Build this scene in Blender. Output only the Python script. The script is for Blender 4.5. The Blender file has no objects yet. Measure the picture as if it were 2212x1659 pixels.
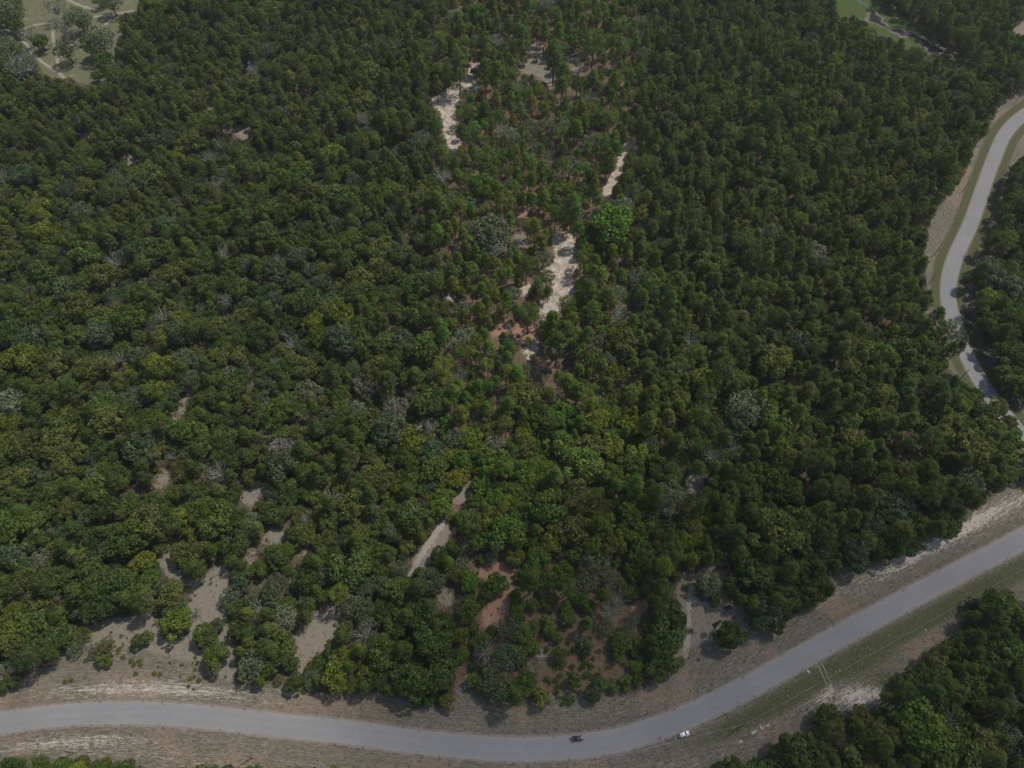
import bpy, bmesh, math, random
import numpy as np
from mathutils import Vector, Matrix
random.seed(7); RNG = np.random.default_rng(7)
S = bpy.context.scene; COL = S.collection

# ------------------------------------------------------------------ camera, sky, sun, exposure
H = 290.0; TH = math.radians(57.0); PW, PH, F = 2212.0, 1659.0, 1522.0
cd = bpy.data.cameras.new('camera'); cam = bpy.data.objects.new('camera', cd); COL.objects.link(cam)
cam.location = (0, 0, H); cam.rotation_euler = (math.pi/2 - TH, 0, 0)
cd.sensor_width = 36; cd.lens = 36*F/PW; cd.clip_start = 1; cd.clip_end = 20000
S.camera = cam
SX, SY = 0.85, 0.53; SEL = math.radians(60); n_ = math.hypot(SX, SY); SX /= n_; SY /= n_
W = bpy.data.worlds.new('World'); S.world = W; W.use_nodes = True
wn = W.node_tree; bg = wn.nodes['Background']; sky = wn.nodes.new('ShaderNodeTexSky')
sky.sky_type = 'NISHITA'; sky.sun_disc = False; sky.sun_elevation = SEL; sky.sun_rotation = math.atan2(SX, SY)
sky.dust_density = 1.5
wn.links.new(sky.outputs[0], bg.inputs[0]); bg.inputs[1].default_value = 0.13
sd = bpy.data.lights.new('sun', 'SUN'); sun = bpy.data.objects.new('sun', sd); COL.objects.link(sun)
sd.energy = 3.5; sd.angle = math.radians(0.5); sd.color = (1.0, 0.95, 0.87)
sunv = Vector((SX*math.cos(SEL), SY*math.cos(SEL), math.sin(SEL)))
sun.rotation_euler = sunv.to_track_quat('Z', 'Y').to_euler()
S.view_settings.view_transform = 'Standard'; S.view_settings.look = 'None'
S.view_settings.exposure = 0.0; S.view_settings.gamma = 1

# ------------------------------------------------------------------ photo <-> ground
CT, ST = math.cos(TH), math.sin(TH)
def at(px, py, z=0.0):
    u = (px-PW/2)/F; v = (py-PH/2)/F
    t = (H-z)/(ST+v*CT)
    return Vector((u*t, (CT-v*ST)*t, z))
def proj(x, y, z):
    dz = z-H; d = y*CT - dz*ST; up = y*ST + dz*CT
    return PW/2 + F*x/d, PH/2 - F*up/d, d
c1 = lambda x, y: (x/3, 1106+y/3)
c2 = lambda x, y: (737.3+x/3, 1106+y/3)
c3 = lambda x, y: (1474.7+x/3, 1106+y/3)
c4 = lambda x, y: (1474.7+x/3, 553+y/3)
c5 = lambda x, y: (737.3+x/3, 553+y/3)
c6 = lambda x, y: (x/3, 553+y/3)
c7 = lambda x, y: (x/3, y/3)
c8 = lambda x, y: (737.3+x/3, y/3)
c9 = lambda x, y: (1474.7+x/3, y/3)

# ------------------------------------------------------------------ helpers
def tag(o, label=None, cat=None, group=None, kind=None):
    if label: o['label'] = label
    if cat: o['category'] = cat
    if group: o['group'] = group
    if kind: o['kind'] = kind
    return o
def empty(name, loc=(0, 0, 0), rz=0, s=1.0):
    o = bpy.data.objects.new(name, None); COL.objects.link(o)
    o.location = loc; o.rotation_euler = (0, 0, rz); o.scale = (s, s, s); o.empty_display_size = .5
    return o
def link(name, me, parent=None):
    o = bpy.data.objects.new(name, me); COL.objects.link(o)
    if parent: o.parent = parent
    return o
def mesh_np(name, V, Fc, mats, fattr=None, smooth=False, mi=None):
    """V (n,3), Fc (m,k) all faces k corners"""
    V = np.asarray(V, np.float32); Fc = np.asarray(Fc, np.int32)
    me = bpy.data.meshes.new(name); m, k = Fc.shape
    me.vertices.add(len(V)); me.vertices.foreach_set('co', V.ravel())
    me.loops.add(m*k); me.loops.foreach_set('vertex_index', Fc.ravel())
    me.polygons.add(m); me.polygons.foreach_set('loop_start', np.arange(0, m*k, k, dtype=np.int32))
    try: me.polygons.foreach_set('loop_total', np.full(m, k, np.int32))
    except Exception: pass
    if smooth: me.polygons.foreach_set('use_smooth', np.ones(m, bool))
    for q in mats: me.materials.append(q)
    if mi is not None: me.polygons.foreach_set('material_index', np.asarray(mi, np.int32))
    if fattr:
        for nm, a in fattr.items():
            at_ = me.attributes.new(nm, 'FLOAT', 'FACE'); at_.data.foreach_set('value', np.asarray(a, np.float32))
    me.update(calc_edges=True); return me
def mesh_py(name, V, Fc, mat, smooth=False):
    me = bpy.data.meshes.new(name); me.from_pydata([tuple(v) for v in V], [], Fc); me.materials.append(mat)
    if smooth:
        for p in me.polygons: p.use_smooth = True
    me.update(); return me
class NT:
    def __init__(s, name):
        s.m = bpy.data.materials.new(name); s.m.use_nodes = True; s.t = s.m.node_tree; s.N = s.t.nodes
        s.b = s.N['Principled BSDF']; s.out = s.N['Material Output']
    def n(s, ty, **kw):
        x = s.N.new(ty)
        for k, v in kw.items(): setattr(x, k, v)
        return x
    def l(s, a, b): s.t.links.new(a, b)
    def attr(s, name, ty='GEOMETRY'):
        return s.n('ShaderNodeAttribute', attribute_name=name, attribute_type=ty)
    def noise(s, scale, detail=4, rough=.6, vec=None, dist=0):
        x = s.n('ShaderNodeTexNoise'); x.inputs['Scale'].default_value = scale; x.inputs['Detail'].default_value = detail
        x.inputs['Roughness'].default_value = rough; x.inputs['Distortion'].default_value = dist
        if vec is not None: s.l(vec, x.inputs['Vector'])
        return x.outputs['Fac']
    def pos(s):
        return s.n('ShaderNodeNewGeometry').outputs['Position']
    def math(s, op, a, b=None, c=None, clamp=False):
        x = s.n('ShaderNodeMath', operation=op, use_clamp=clamp)
        for i, q in enumerate((a, b, c)):
            if q is None: continue
            if isinstance(q, (int, float)): x.inputs[i].default_value = q
            else: s.l(q, x.inputs[i])
        return x.outputs[0]
    def ramp(s, fac, lo, hi, a=0., b=1.):
        x = s.n('ShaderNodeMapRange', interpolation_type='SMOOTHSTEP')
        s.l(fac, x.inputs[0]); x.inputs[1].default_value = lo; x.inputs[2].default_value = hi
        x.inputs[3].default_value = a; x.inputs[4].default_value = b
        return x.outputs[0]
    def mix(s, fac, a, b, mode='MIX'):
        x = s.n('ShaderNodeMix', data_type='RGBA', blend_type=mode)
        if isinstance(fac, (int, float)): x.inputs[0].default_value = fac
        else: s.l(fac, x.inputs[0])
        for i, q in ((6, a), (7, b)):
            if isinstance(q, tuple): x.inputs[i].default_value = (*q, 1)
            else: s.l(q, x.inputs[i])
        return x.outputs[2]
    def base(s, c, rough=.9, spec=.2):
        if isinstance(c, tuple): s.b.inputs['Base Color'].default_value = (*c, 1)
        else: s.l(c, s.b.inputs['Base Color'])
        s.b.inputs['Roughness'].default_value = rough; s.b.inputs['Specular IOR Level'].default_value = spec
        return s.m
def noisy(name, c, scale=3, amt=.35, rough=.85, spec=.2):
    t = NT(name); f = t.noise(scale, 5)
    d = tuple(x*(1-amt) for x in c); e = tuple(min(1, x*(1+amt)) for x in c)
    return t.base(t.mix(f, d, e), rough, spec)

# foliage: every tree carries its own leaf colour in the custom property / instance attribute 'tint'
def foliage_mat(name, patch=.5):
    t = NT(name); a = t.attr('tint', 'INSTANCER'); lv = t.attr('lv'); cv = t.attr('cv')
    k = t.math('MULTIPLY_ADD', lv.outputs['Fac'], .55, .72)
    k = t.math('MULTIPLY', k, t.math('MULTIPLY_ADD', cv.outputs['Fac'], .5, .75))
    col = t.mix(1.0, a.outputs['Color'], (1, 1, 1), 'MULTIPLY')
    h = t.mix(t.math('MULTIPLY', cv.outputs['Fac'], patch*.5), col, (.13, .12, .045))
    v = t.n('ShaderNodeVectorMath', operation='SCALE'); t.l(h, v.inputs[0]); t.l(k, v.inputs['Scale'])
    t.base(v.outputs[0], .75, .12)
    tr = t.n('ShaderNodeBsdfTranslucent'); t.l(v.outputs[0], tr.inputs[0])
    mx = t.n('ShaderNodeMixShader'); mx.inputs[0].default_value = .38
    t.l(t.b.outputs[0], mx.inputs[1]); t.l(tr.outputs[0], mx.inputs[2]); t.l(mx.outputs[0], t.out.inputs[0])
    return t.m
LEAF = foliage_mat('oak_foliage'); NEEDLE = foliage_mat('pine_foliage', .3)
BARK = noisy('bark', (.12, .09, .07), 2.5); PBARK = noisy('pine_bark', (.17, .10, .07), 2.5)
DEADW = noisy('bleached_wood', (.42, .40, .38), 4, .3)
ASPH = None

# ------------------------------------------------------------------ open ground traced where no crown covers it
OPEN = {}   # class -> polygons (photo px)
def P(cls, f, pts): OPEN.setdefault(cls, []).append([f(*p) for p in pts])
P('sand', c1, [(1010,290),(1110,215),(1130,330),(1210,470),(1330,420),(1400,340),(1490,350),(1445,520),(1460,720),(1500,870),(1520,1130),(1400,1120),(1250,1150),(1000,1000),(900,1000),(860,900),(1000,820),(1240,860),(1230,500),(1100,430)])
P('verge', c1, [(0,1190),(150,1090),(300,1010),(430,880),(600,900),(860,900),(1300,1000),(1500,1140),(1850,1140),(2050,1195),(2212,1195),(2212,1640),(900,1640),(850,1590),(500,1570),(0,1600)])
P('sand', c1, [(590,720),(760,690),(1000,650),(1000,820),(860,905),(600,900),(430,880),(500,800)])
P('sand', c1, [(2160,590),(2050,610),(2040,700),(1900,800),(1900,1000),(1850,1140),(1900,1160),(1960,1000),(2010,930),(2130,850),(2200,680)])
P('sand', c1, [(1660,150),(1840,90),(1850,200),(1700,190)]); P('sand', c1, [(1880,270),(2040,215),(1990,285)])
P('sand', c1, [(1600,230),(1650,220),(1640,350),(1580,330)]); P('sand', c1, [(1655,430),(1705,430),(1690,515),(1650,520)])
P('sand', c1, [(1870,30),(1900,30),(1880,90)]); P('sand', c1, [(280,175),(345,175),(330,200),(290,195)])
P('sand', c1, [(260,60),(330,65),(320,105),(270,100)])
P('path', c2, [(600,30),(700,60),(700,180),(640,230),(570,330),(450,375),(465,300),(540,200),(600,100)])
P('sand', c2, [(630,470),(710,460),(705,620),(640,620)]); P('red', c2, [(150,600),(250,510),(262,530),(170,600)])
P('red', c2, [(840,390),(910,350),(1050,320),(1160,380),(1080,420),(1110,490),(1060,560),(1100,640),(1020,670),(930,750),(895,740),(930,620),(1000,580),(1050,460),(930,430)])
P('litter', c2, [(1300,640),(1440,630),(1530,760),(1660,770),(1720,820),(1760,930),(1880,880),(1860,1000),(1800,1050),(1860,1190),(1350,1190),(1330,1060),(1330,960),(1260,960),(1280,820)])
P('verge', c2, [(0,1180),(330,1190),(470,1270),(700,1290),(760,1190),(900,1250),(1020,1290),(1240,1280),(1360,1180),(1980,1190),(1990,1090),(2100,1090),(2212,960),(2212,1659),(0,1659)])
P('verge', c2, [(760,1080),(820,1000),(850,1180),(760,1200)])
P('red', c2, [(1880,600),(1960,530),(1972,700),(1900,670)])
P('sand', c3, [(-40,420),(100,380),(230,320),(320,310),(290,380),(250,430),(270,560),(420,640),(410,760),(500,800),(330,900),(100,960),(-100,1090),(-40,900),(10,850),(10,640),(-40,560)])
P('verge', c3, [(0,900),(200,850),(420,760),(560,790),(640,770),(740,660),(860,640),(970,560),(990,520),(960,400),(1100,360),(1360,310),(1560,260),(1620,190),(1780,150),(1860,60),(1900,0),(2212,-110),(2230,560),(1900,550),(1840,640),(1780,740),(1680,830),(1600,930),(1400,1000),(1380,1080),(1300,1130),(1280,1250),(1200,1290),(1060,1270),(900,1310),(840,1400),(700,1420),(600,1480),(540,1560),(400,1600),(200,1640),(0,1659)])
P('verge', c4, [(1575,0),(1595,200),(1605,300),(1560,400),(1620,420),(1700,460),(1720,560),(1700,650),(1730,720),(1780,780),(1900,850),(1990,960),(2120,1120),(2212,1180),(2230,935),(2140,900),(2060,830),(2010,750),(1990,620),(1920,480),(1890,400),(1880,200),(1850,110),(1900,40),(1950,0)])
P('verge', c4, [(2230,1430),(2100,1500),(1990,1600),(1900,1659),(2230,1659)])
P('sand', c4, [(30,1420),(150,1430),(130,1560),(20,1520)])
P('verge', c9, [(2230,530),(2090,640),(2040,720),(1970,870),(1890,950),(1860,1080),(1800,1180),(1720,1280),(1660,1350),(1610,1450),(1590,1560),(1570,1659),(1945,1659),(1950,1500),(2040,1420),(2030,1330),(2090,1220),(2100,1100),(2230,970)])
P('sand', c9, [(2160,130),(2230,70),(2230,240),(2140,220)])
P('marsh', c9, [(1000,0),(1290,0),(1400,60),(1430,100),(1560,140),(1620,230),(1750,330),(1780,370),(1900,400),(1830,450),(1700,440),(1640,370),(1490,300),(1340,240),(1200,170),(1110,90),(1000,110)])
P('meadow', c7, [(140,0),(900,0),(880,70),(760,110),(780,240),(740,330),(740,400),(640,460),(690,500),(660,560),(560,540),(450,510),(380,520),(280,470),(270,430),(180,320),(-20,240),(-20,160),(130,150),(150,60)])
for q in ([(1440,820),(1600,800),(1610,920),(1520,870),(1450,850)], [(1680,600),(1750,600),(1740,640),(1690,630)], [(1330,640),(1380,650),(1370,740),(1340,730)], [(490,860),(600,850),(600,900),(510,900)], [(780,1000),(860,990),(900,1050),(780,1070)]):
    P('path', c7, q)
for q in ([(1160,885),(1205,870),(1215,960),(1150,1060),(1130,1110),(1105,1100),(1120,1040),(1175,970)], [(1610,790),(1670,835),(1640,865)], [(1010,1400),(1080,1360),(1080,1480),(1010,1530)], [(1580,1480),(1700,1450),(1690,1560),(1640,1620),(1560,1600),(1580,1530)], [(1300,1370),(1400,1370),(1340,1420)], [(960,570),(1010,560),(1020,600)]):
    P('sand', c6, q)
P('white', c8, [(830,400),(890,400),(880,440),(850,500),(860,520),(880,580),(770,570),(740,700),(740,800),(720,830),(780,900),(740,990),(680,920),(640,700),(580,690),(580,640),(670,580),(740,540),(820,500)])
P('grassy', c8, [(1230,270),(1310,270),(1300,330),(1320,360),(1330,440),(1400,440),(1390,500),(1350,590),(1290,570),(1300,500),(1220,480),(1150,480),(1150,420),(1200,400),(1220,340)])
P('grassy', c8, [(1480,340),(1540,340),(1570,440),(1570,490),(1510,480),(1510,600),(1480,590),(1490,440)]); P('sand', c8, [(1710,440),(1780,380),(1810,390),(1740,450)])
P('white', c8, [(1900,880),(1910,940),(1840,980),(1820,1060),(1800,1130),(1720,1280),(1685,1270),(1720,1180),(1790,1060),(1820,960)])
P('red', c8, [(1130,1350),(1200,1350),(1190,1400),(1130,1410)])
P('white', c8, [(1360,1540),(1400,1490),(1520,1540),(1510,1670),(1390,1670),(1380,1580)])
P('sand', c8, [(1110,1510),(1190,1500),(1200,1600),(1130,1600)])
P('white', c5, [(1390,0),(1510,0),(1520,60),(1480,150),(1510,220),(1490,270),(1440,280),(1400,360),(1320,370),(1300,400),(1280,330),(1300,280),(1370,250),(1380,160),(1330,120),(1270,110),(1230,170),(1160,200),(1150,270),(1200,260),(1230,180),(1280,90),(1370,60)])
P('white', c5, [(630,250),(700,248),(755,255),(710,300),(640,290)]); P('red', c5, [(1000,440),(1090,390),(1060,470),(1000,520),(970,570),(955,560)])
P('red', c5, [(1110,440),(1170,430),(1250,470),(1290,540),(1250,560),(1170,560),(1120,520)]); P('white', c5, [(1250,540),(1290,560),(1230,640),(1200,690),(1185,600),(1230,560)])
P('red', c5, [(1240,665),(1300,660),(1400,700),(1380,740),(1310,730)]); P('path', c5, [(740,1500),(830,1480),(820,1560),(740,1659),(725,1600)])

GX, GY = 1106, 830   # half-size raster of the photo plane
def raster(polys, m=None):
    if m is None: m = np.zeros((GY, GX), bool)
    for pl in polys:
        a = np.array(pl)/2.0
        x0, x1 = max(0, int(a[:, 0].min())-1), min(GX-1, int(a[:, 0].max())+2)
        y0, y1 = max(0, int(a[:, 1].min())-1), min(GY-1, int(a[:, 1].max())+2)
        if x1 <= x0 or y1 <= y0: continue
        X, Y = np.meshgrid(np.arange(x0, x1+1), np.arange(y0, y1+1)); ins = np.zeros(X.shape, bool)
        n = len(a)
        for i in range(n):
            xa, ya = a[i]; xb, yb = a[(i+1) % n]
            if ya == yb: continue
            c = ((ya > Y) != (yb > Y)) & (X < (xb-xa)*(Y-ya)/(yb-ya)+xa); ins ^= c
        m[y0:y1+1, x0:x1+1] |= ins
    return m
MASK = {k: raster(v) for k, v in OPEN.items()}
OPENM = np.zeros((GY, GX), bool)
for k, v in MASK.items(): OPENM |= v

# roads: centre lines in photo px -> ground
def catmull(pts, step=1.5):
    pts = [Vector((p[0], p[1])) for p in pts]; out = []
    pts = [2*pts[0]-pts[1]] + pts + [2*pts[-1]-pts[-2]]
    for i in range(1, len(pts)-2):
        a, b, c, d = pts[i-1:i+3]; n = max(2, int((c-b).length/step))
        for k in range(n):
            t = k/n
            out.append(.5*((2*b)+(c-a)*t+(2*a-5*b+4*c-d)*t*t+(3*b-a-3*c+d)*t**3))
    out.append(pts[-2]); return out
R1 = catmull([at(*p) for p in [(-260,1590),(-120,1575),(0,1562),(133,1545),(300,1540),(433,1548),(600,1566),(737,1580),(904,1602),(1070,1617),(1204,1616),(1337,1598),(1475,1552),(1625,1479),(1791,1386),(1958,1296),(2085,1229),(2212,1162),(2420,1050),(2700,930)]])
R2 = catmull([at(*p) for p in [(2420,130),(2300,190),(2212,248),(2173,287),(2151,333),(2126,400),(2098,480),(2065,553),(2051,600),(2049,650),(2062,696),(2083,757),(2118,823),(2157,877),(2197,928),(2245,985),(2300,1040)]])
R1W, R2W = 3.85, 3.55
def dist_line(X, Y, line):
    """signed distance and arclength to a polyline, vectorised over points"""
    A = np.array([(p.x, p.y) for p in line[::3]]); best = np.full(X.shape, 1e9); sg = np.zeros(X.shape); al = np.zeros(X.shape); L = 0
    for i in range(len(A)-1):
        d = A[i+1]-A[i]; l = np.hypot(*d); d = d/l
        rx, ry = X-A[i, 0], Y-A[i, 1]; t = np.clip(rx*d[0]+ry*d[1], 0, l)
        q = np.hypot(rx-t*d[0], ry-t*d[1]); s = np.sign(d[0]*ry-d[1]*rx); u = q < best
        best = np.where(u, q, best); sg = np.where(u, s, sg); al = np.where(u, L+t, al); L += l
    return best*sg, al

# ------------------------------------------------------------------ ground sheet
gx = np.concatenate([[-4000, -2200, -1200, -700], np.arange(-440, 440.1, .85), [700, 1200, 2200, 4000]])
gy = np.concatenate([[-4000, -1500, -400, -120], np.arange(-30, 620.1, .85), [750, 1100, 2500, 4000]])
X, Y = np.meshgrid(gx, gy); ny, nx = X.shape
def sample(mask, X, Y, grow=0):
    d = Y*CT + H*ST; u = PW/2 + F*X/d; v = PH/2 - F*(Y*ST - H*CT)/d
    ok = (d > 5) & (u > -200) & (u < PW+200) & (v > -60) & (v < PH+120)
    i = np.clip((v/2).astype(int), 0, GY-1); j = np.clip((u/2).astype(int), 0, GX-1)
    return (mask[i, j] & ok).astype(np.float32)
def blur(a, r):
    for _ in range(2):
        for ax in (0, 1):
            c = np.cumsum(np.pad(a, [(r+1, r) if k == ax else (0, 0) for k in (0, 1)], mode='edge'), axis=ax)
            a = (np.take(c, np.arange(2*r+1, c.shape[ax]), axis=ax) - np.take(c, np.arange(0, c.shape[ax]-2*r-1), axis=ax))/(2*r+1)
    return a
zero = np.zeros(X.shape, np.float32)
g = {k: sample(m, X, Y) for k, m in MASK.items()}
A_sand = blur(np.maximum(g['sand'], np.maximum(g['path'], g['grassy']*.75)), 3)*1.35
A_lit_sand = blur(np.maximum(g['white'], g['path']*.2), 2)*1.3  # ordinary sand, its colour lightened to suggest the brighter middle belt
A_red = blur(g['red'], 3)*1.4
_d0 = Y*CT + H*ST; _u0 = PW/2 + F*X/_d0; A_straw = np.exp(-((_u0-1170)/210)**4)
A_meadow = blur(np.maximum(g['meadow'], g['grassy']*.35), 3)*1.3
A_marsh = blur(g['marsh'], 3)*1.3
far = (np.abs(X) < 470) & (Y > -60) & (Y < 640)
d1 = np.full(X.shape, 999.); s1 = np.zeros(X.shape); d2 = d1.copy(); s2 = s1.copy()
n1 = far & (Y < 330); n2 = far & (X > 150)
d1[n1], s1[n1] = dist_line(X[n1], Y[n1], R1); d2[n2], s2[n2] = dist_line(X[n2], Y[n2], R2)
near2 = np.abs(d2) < np.abs(d1)
rd = np.where(near2, d2, d1); ra = np.where(near2, s2+900, s1)
A_verge = np.clip(np.maximum(blur(g['verge'], 4)*1.3, 1.25-np.abs(rd)/9), 0, 1)
# tracks worn through the meadow and the sand
def tracks(pls, w):
    o = np.full(X.shape, 99.)
    for pl in pls:
        q = catmull([at(*p) for p in pl], 4); a = np.array([(p.x, p.y) for p in q]); lo = a.min(0)-12; hi = a.max(0)+12
        sel = (X > lo[0]) & (X < hi[0]) & (Y > lo[1]) & (Y < hi[1])
        if sel.any():
            dd, _ = dist_line(X[sel], Y[sel], [v for v in q for _ in (0, 1, 2)] if False else q if len(q) < 6 else q)
            o[sel] = np.minimum(o[sel], np.abs(dd))
    return np.clip(1.4-o/w, 0, 1)
TRK = .8*tracks([[c7(*p) for p in q] for q in ([(150,260),(230,370),(300,420),(360,460),(440,520)], [(-20,190),(60,210),(150,190),(230,160),(330,150),(600,110),(760,90),(900,60)], [(340,150),(350,300),(375,380),(370,450)], [(720,130),(640,190),(480,270),(440,330)], [(440,0),(500,30),(640,70)])] +
             [[c8(*p) for p in q] for q in ([(860,400),(850,500),(730,580),(700,760),(740,960)], [(1900,900),(1830,980),(1790,1140),(1700,1270)])] +
             [[c5(*p) for p in q] for q in ([(1460,0),(1440,150),(1440,250),(1340,350),(1280,520),(1200,680)],)] +
             [[c2(*p) for p in q] for q in ([(670,60),(560,210),(490,340),(400,480)],)] +
             [[c3(*p) for p in q] for q in ([(20,930),(40,700),(60,560),(40,430)], [(60,560),(160,640),(330,620)])], 1.5)
A_track = TRK
# greener grass strips: inner side of both roads and far verge at right
_d = Y*CT + H*ST; UU = PW/2 + F*X/_d; VV = PH/2 - F*(Y*ST - H*CT)/_d
def bump(a, c, w): return np.exp(-((a-c)/w)**2)
A_green = np.zeros(X.shape)
A_green += bump(np.abs(d2), 6.6, 3.2)*.95
right = 1/(1+np.exp(-(UU-1560)/60))
A_green += bump(-d1, 9.5, 5.0)*right*.9 + bump(d1, 6, 2.5)*right*.45
A_green += bump(-d1, 8, 4)*(1-right)*.35*(UU > 600) + bump(d1, 6, 3)*.4*((UU > 1050) & (UU < 1450))
A_green += bump(UU, 1920, 70)*bump(VV, 1500, 60)*.9 + bump(UU, 60, 90)*bump(VV, 1640, 20)*.7
A_pale = bump(UU, 330, 330)*bump(d1, 8.5, 4.5)*.62 + bump(UU, 1860, 75)*bump(VV, 1505, 35)*.8 + bump(UU, 2040, 170)*bump(d1, 15, 5)*.6 + bump(UU, 150, 260)*bump(-d1, 9, 3)*.55 + bump(d1, 13, 4)*.3*right + bump(-d1, 15, 4)*.35*(UU < 1800)
A_shoulder = np.clip(1.6-np.abs(np.abs(rd)-np.where(near2, R2W, R1W))/.7, 0, 1)
idx = np.arange(nx*ny).reshape(ny, nx)
quads = np.stack([idx[:-1, :-1], idx[:-1, 1:], idx[1:, 1:], idx[1:, :-1]], -1).reshape(-1, 4)

t = NT('forest_floor_sand_and_verge'); pos = t.pos()
fa = {k: t.attr(k).outputs['Fac'] for k in ('straw', 'sand', 'white', 'red', 'meadow', 'marsh', 'verge', 'track', 'green', 'pale', 'shoulder', 'rd', 'ra')}
nF = t.noise(.9, 6, .7, pos); nM = t.noise(.16, 5, .65, pos); nS = t.noise(3.2, 4, .7, pos); nL = t.noise(.035, 3, .5, pos)
cmb = t.n('ShaderNodeCombineXYZ'); t.l(t.math('MULTIPLY', fa['ra'], .05), cmb.inputs[0]); t.l(t.math('MULTIPLY', fa['rd'], 1.3), cmb.inputs[1])
streak = t.noise(1.0, 6, .72, cmb.outputs[0], .4)
cmb2 = t.n('ShaderNodeCombineXYZ'); t.l(t.math('MULTIPLY', fa['ra'], .35), cmb2.inputs[0]); t.l(t.math('MULTIPLY', fa['rd'], 2.2), cmb2.inputs[1])
streak2 = t.noise(1.0, 5, .75, cmb2.outputs[0], .6)
nE = t.math('ADD', t.math('MULTIPLY', nF, .5), t.math('MULTIPLY', t.noise(.28, 4, .6, pos), .5))
def thr(a, n_, k, lo=.38, hi=.62): return t.ramp(t.math('MULTIPLY_ADD', t.math('SUBTRACT', n_, .5), k, a), lo, hi)
col = t.mix(t.ramp(nF, .35, .65), (.060, .046, .032), (.125, .092, .066))
col = t.mix(t.math('MULTIPLY', t.ramp(nM, .45, .6), .7), col, (.050, .060, .024))
col = t.mix(t.math('MULTIPLY', thr(fa['straw'], nF, 1.0), .8), col, t.mix(nF, (.095, .062, .042), (.185, .125, .088)))
col = t.mix(t.math('MULTIPLY', t.ramp(t.noise(.45, 5, .7, pos), .52, .64), .75), col, (.045, .062, .022))
col = t.mix(thr(fa['red'], nE, 1.8), col, t.mix(nF, (.19, .11, .07), (.33, .21, .14)))
sandc = t.mix(nF, (.125, .108, .082), (.255, .222, .178)); sandc = t.mix(t.math('MULTIPLY', t.ramp(nS, .52, .66), .55), sandc, (.09, .085, .05))
col = t.mix(thr(fa['sand'], nE, 2.4, .4, .66), col, sandc)
mead = t.mix(nF, (.085, .09, .045), (.16, .15, .09)); mead = t.mix(t.ramp(nM, .55, .68), mead, (.20, .17, .125))
col = t.mix(thr(fa['meadow'], nF, .8), col, mead)
vg = t.mix(t.ramp(streak2, .3, .72), (.070, .062, .046), (.225, .195, .165))
vg = t.mix(t.math('MULTIPLY', t.ramp(streak, .42, .6), .55), vg, (.10, .095, .055))
vg = t.mix(t.math('MULTIPLY', t.ramp(nL, .5, .62), .35), vg, (.26, .17, .12))
col = t.mix(thr(fa['verge'], nF, .7), col, vg)
gr = t.mix(streak2, (.045, .05, .022), (.10, .102, .05))
col = t.mix(thr(fa['green'], t.math('ADD', t.math('MULTIPLY', nF, .5), t.math('MULTIPLY', streak2, .5)), 1.6, .3, .75), col, gr)
col = t.mix(thr(fa['pale'], t.math('ADD', t.math('MULTIPLY', streak, .4), t.math('MULTIPLY', streak2, .6)), 2.6, .35, .85), col, (.42, .375, .31))
spk = t.noise(1.6, 3, .8, pos)
col = t.mix(t.math('MULTIPLY', t.ramp(spk, .64, .70), t.math('MULTIPLY', fa['verge'], .8)), col, (.45, .42, .37))
col = t.mix(thr(fa['marsh'], nF, .5), col, t.mix(nM, (.040, .066, .018), (.075, .105, .03)))
wmask = thr(fa['white'], nE, 2.6, .3, .75)
col = t.mix(wmask, col, t.mix(t.ramp(nE, .40, .60), (.22, .18, .135), (.47, .41, .33)))  # 'white' is the same sand with the belt's brightness painted in
col = t.mix(t.math('MULTIPLY', thr(fa['track'], nE, 1.6), .6), col, (.34, .30, .255))
col = t.mix(t.math('MULTIPLY', thr(fa['shoulder'], nF, .8), .8), col, (.20, .175, .15))
t.base(col, .95, .1)
bp = t.n('ShaderNodeBump'); bp.inputs['Strength'].default_value = .6; bp.inputs['Distance'].default_value = .35
t.l(t.math('ADD', nF, t.math('MULTIPLY', streak2, .6)), bp.inputs['Height']); t.l(bp.outputs[0], t.b.inputs['Normal'])
GROUND = t.m
gm = mesh_np('ground', np.stack([X, Y, np.zeros_like(X)], -1).reshape(-1, 3), quads, [GROUND])
for nm, a in dict(straw=A_straw, sand=A_sand, white=A_lit_sand, red=A_red, meadow=A_meadow, marsh=A_marsh, verge=A_verge, track=A_track, green=A_green, pale=A_pale, shoulder=A_shoulder, rd=rd, ra=ra).items():
    q = gm.attributes.new(nm, 'FLOAT', 'POINT'); q.data.foreach_set('value', np.asarray(a, np.float32).ravel())
tag(link('ground', gm), kind='structure')

# ------------------------------------------------------------------ roads and the creek
def road(name, line, hw, mat):
    V = []; Fc = []; L = 0; n = len(line); al = []
    offs = [-hw, -hw*.93, -hw*.5, 0, hw*.5, hw*.93, hw]; zz = [.0, .045, .065, .08, .065, .045, .0]
    for i, p in enumerate(line):
        d = (line[min(i+1, n-1)]-line[max(i-1, 0)]).normalized(); nr = Vector((-d.y, d.x))
        if i: L += (p-line[i-1]).length
        j = (random.random()-.5)*.32
        for o, z in zip(offs, zz):
            oo = o + (j if abs(o) == hw else 0)
            V.append((p.x+nr.x*oo, p.y+nr.y*oo, z+.006)); al.append((L, oo))
    k = len(offs)
    for i in range(n-1):
        for j in range(k-1): Fc.append((i*k+j, (i+1)*k+j, (i+1)*k+j+1, i*k+j+1))
    me = mesh_np(name, V, [f[::-1] for f in Fc], [mat]); me.shade_smooth() if hasattr(me, 'shade_smooth') else None
    for nm, c in (('ra', 0), ('rd', 1)):
        q = me.attributes.new(nm, 'FLOAT', 'POINT'); q.data.foreach_set('value', np.array([a[c] for a in al], np.float32))
    return tag(link(name, me), kind='structure')
t = NT('grey_chip_seal'); pos = t.pos(); fr = t.attr('rd').outputs['Fac']; fs = t.attr('ra').outputs['Fac']
c = t.mix(t.noise(7, 4, .8, pos), (.165, .163, .160), (.215, .211, .207))
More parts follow.
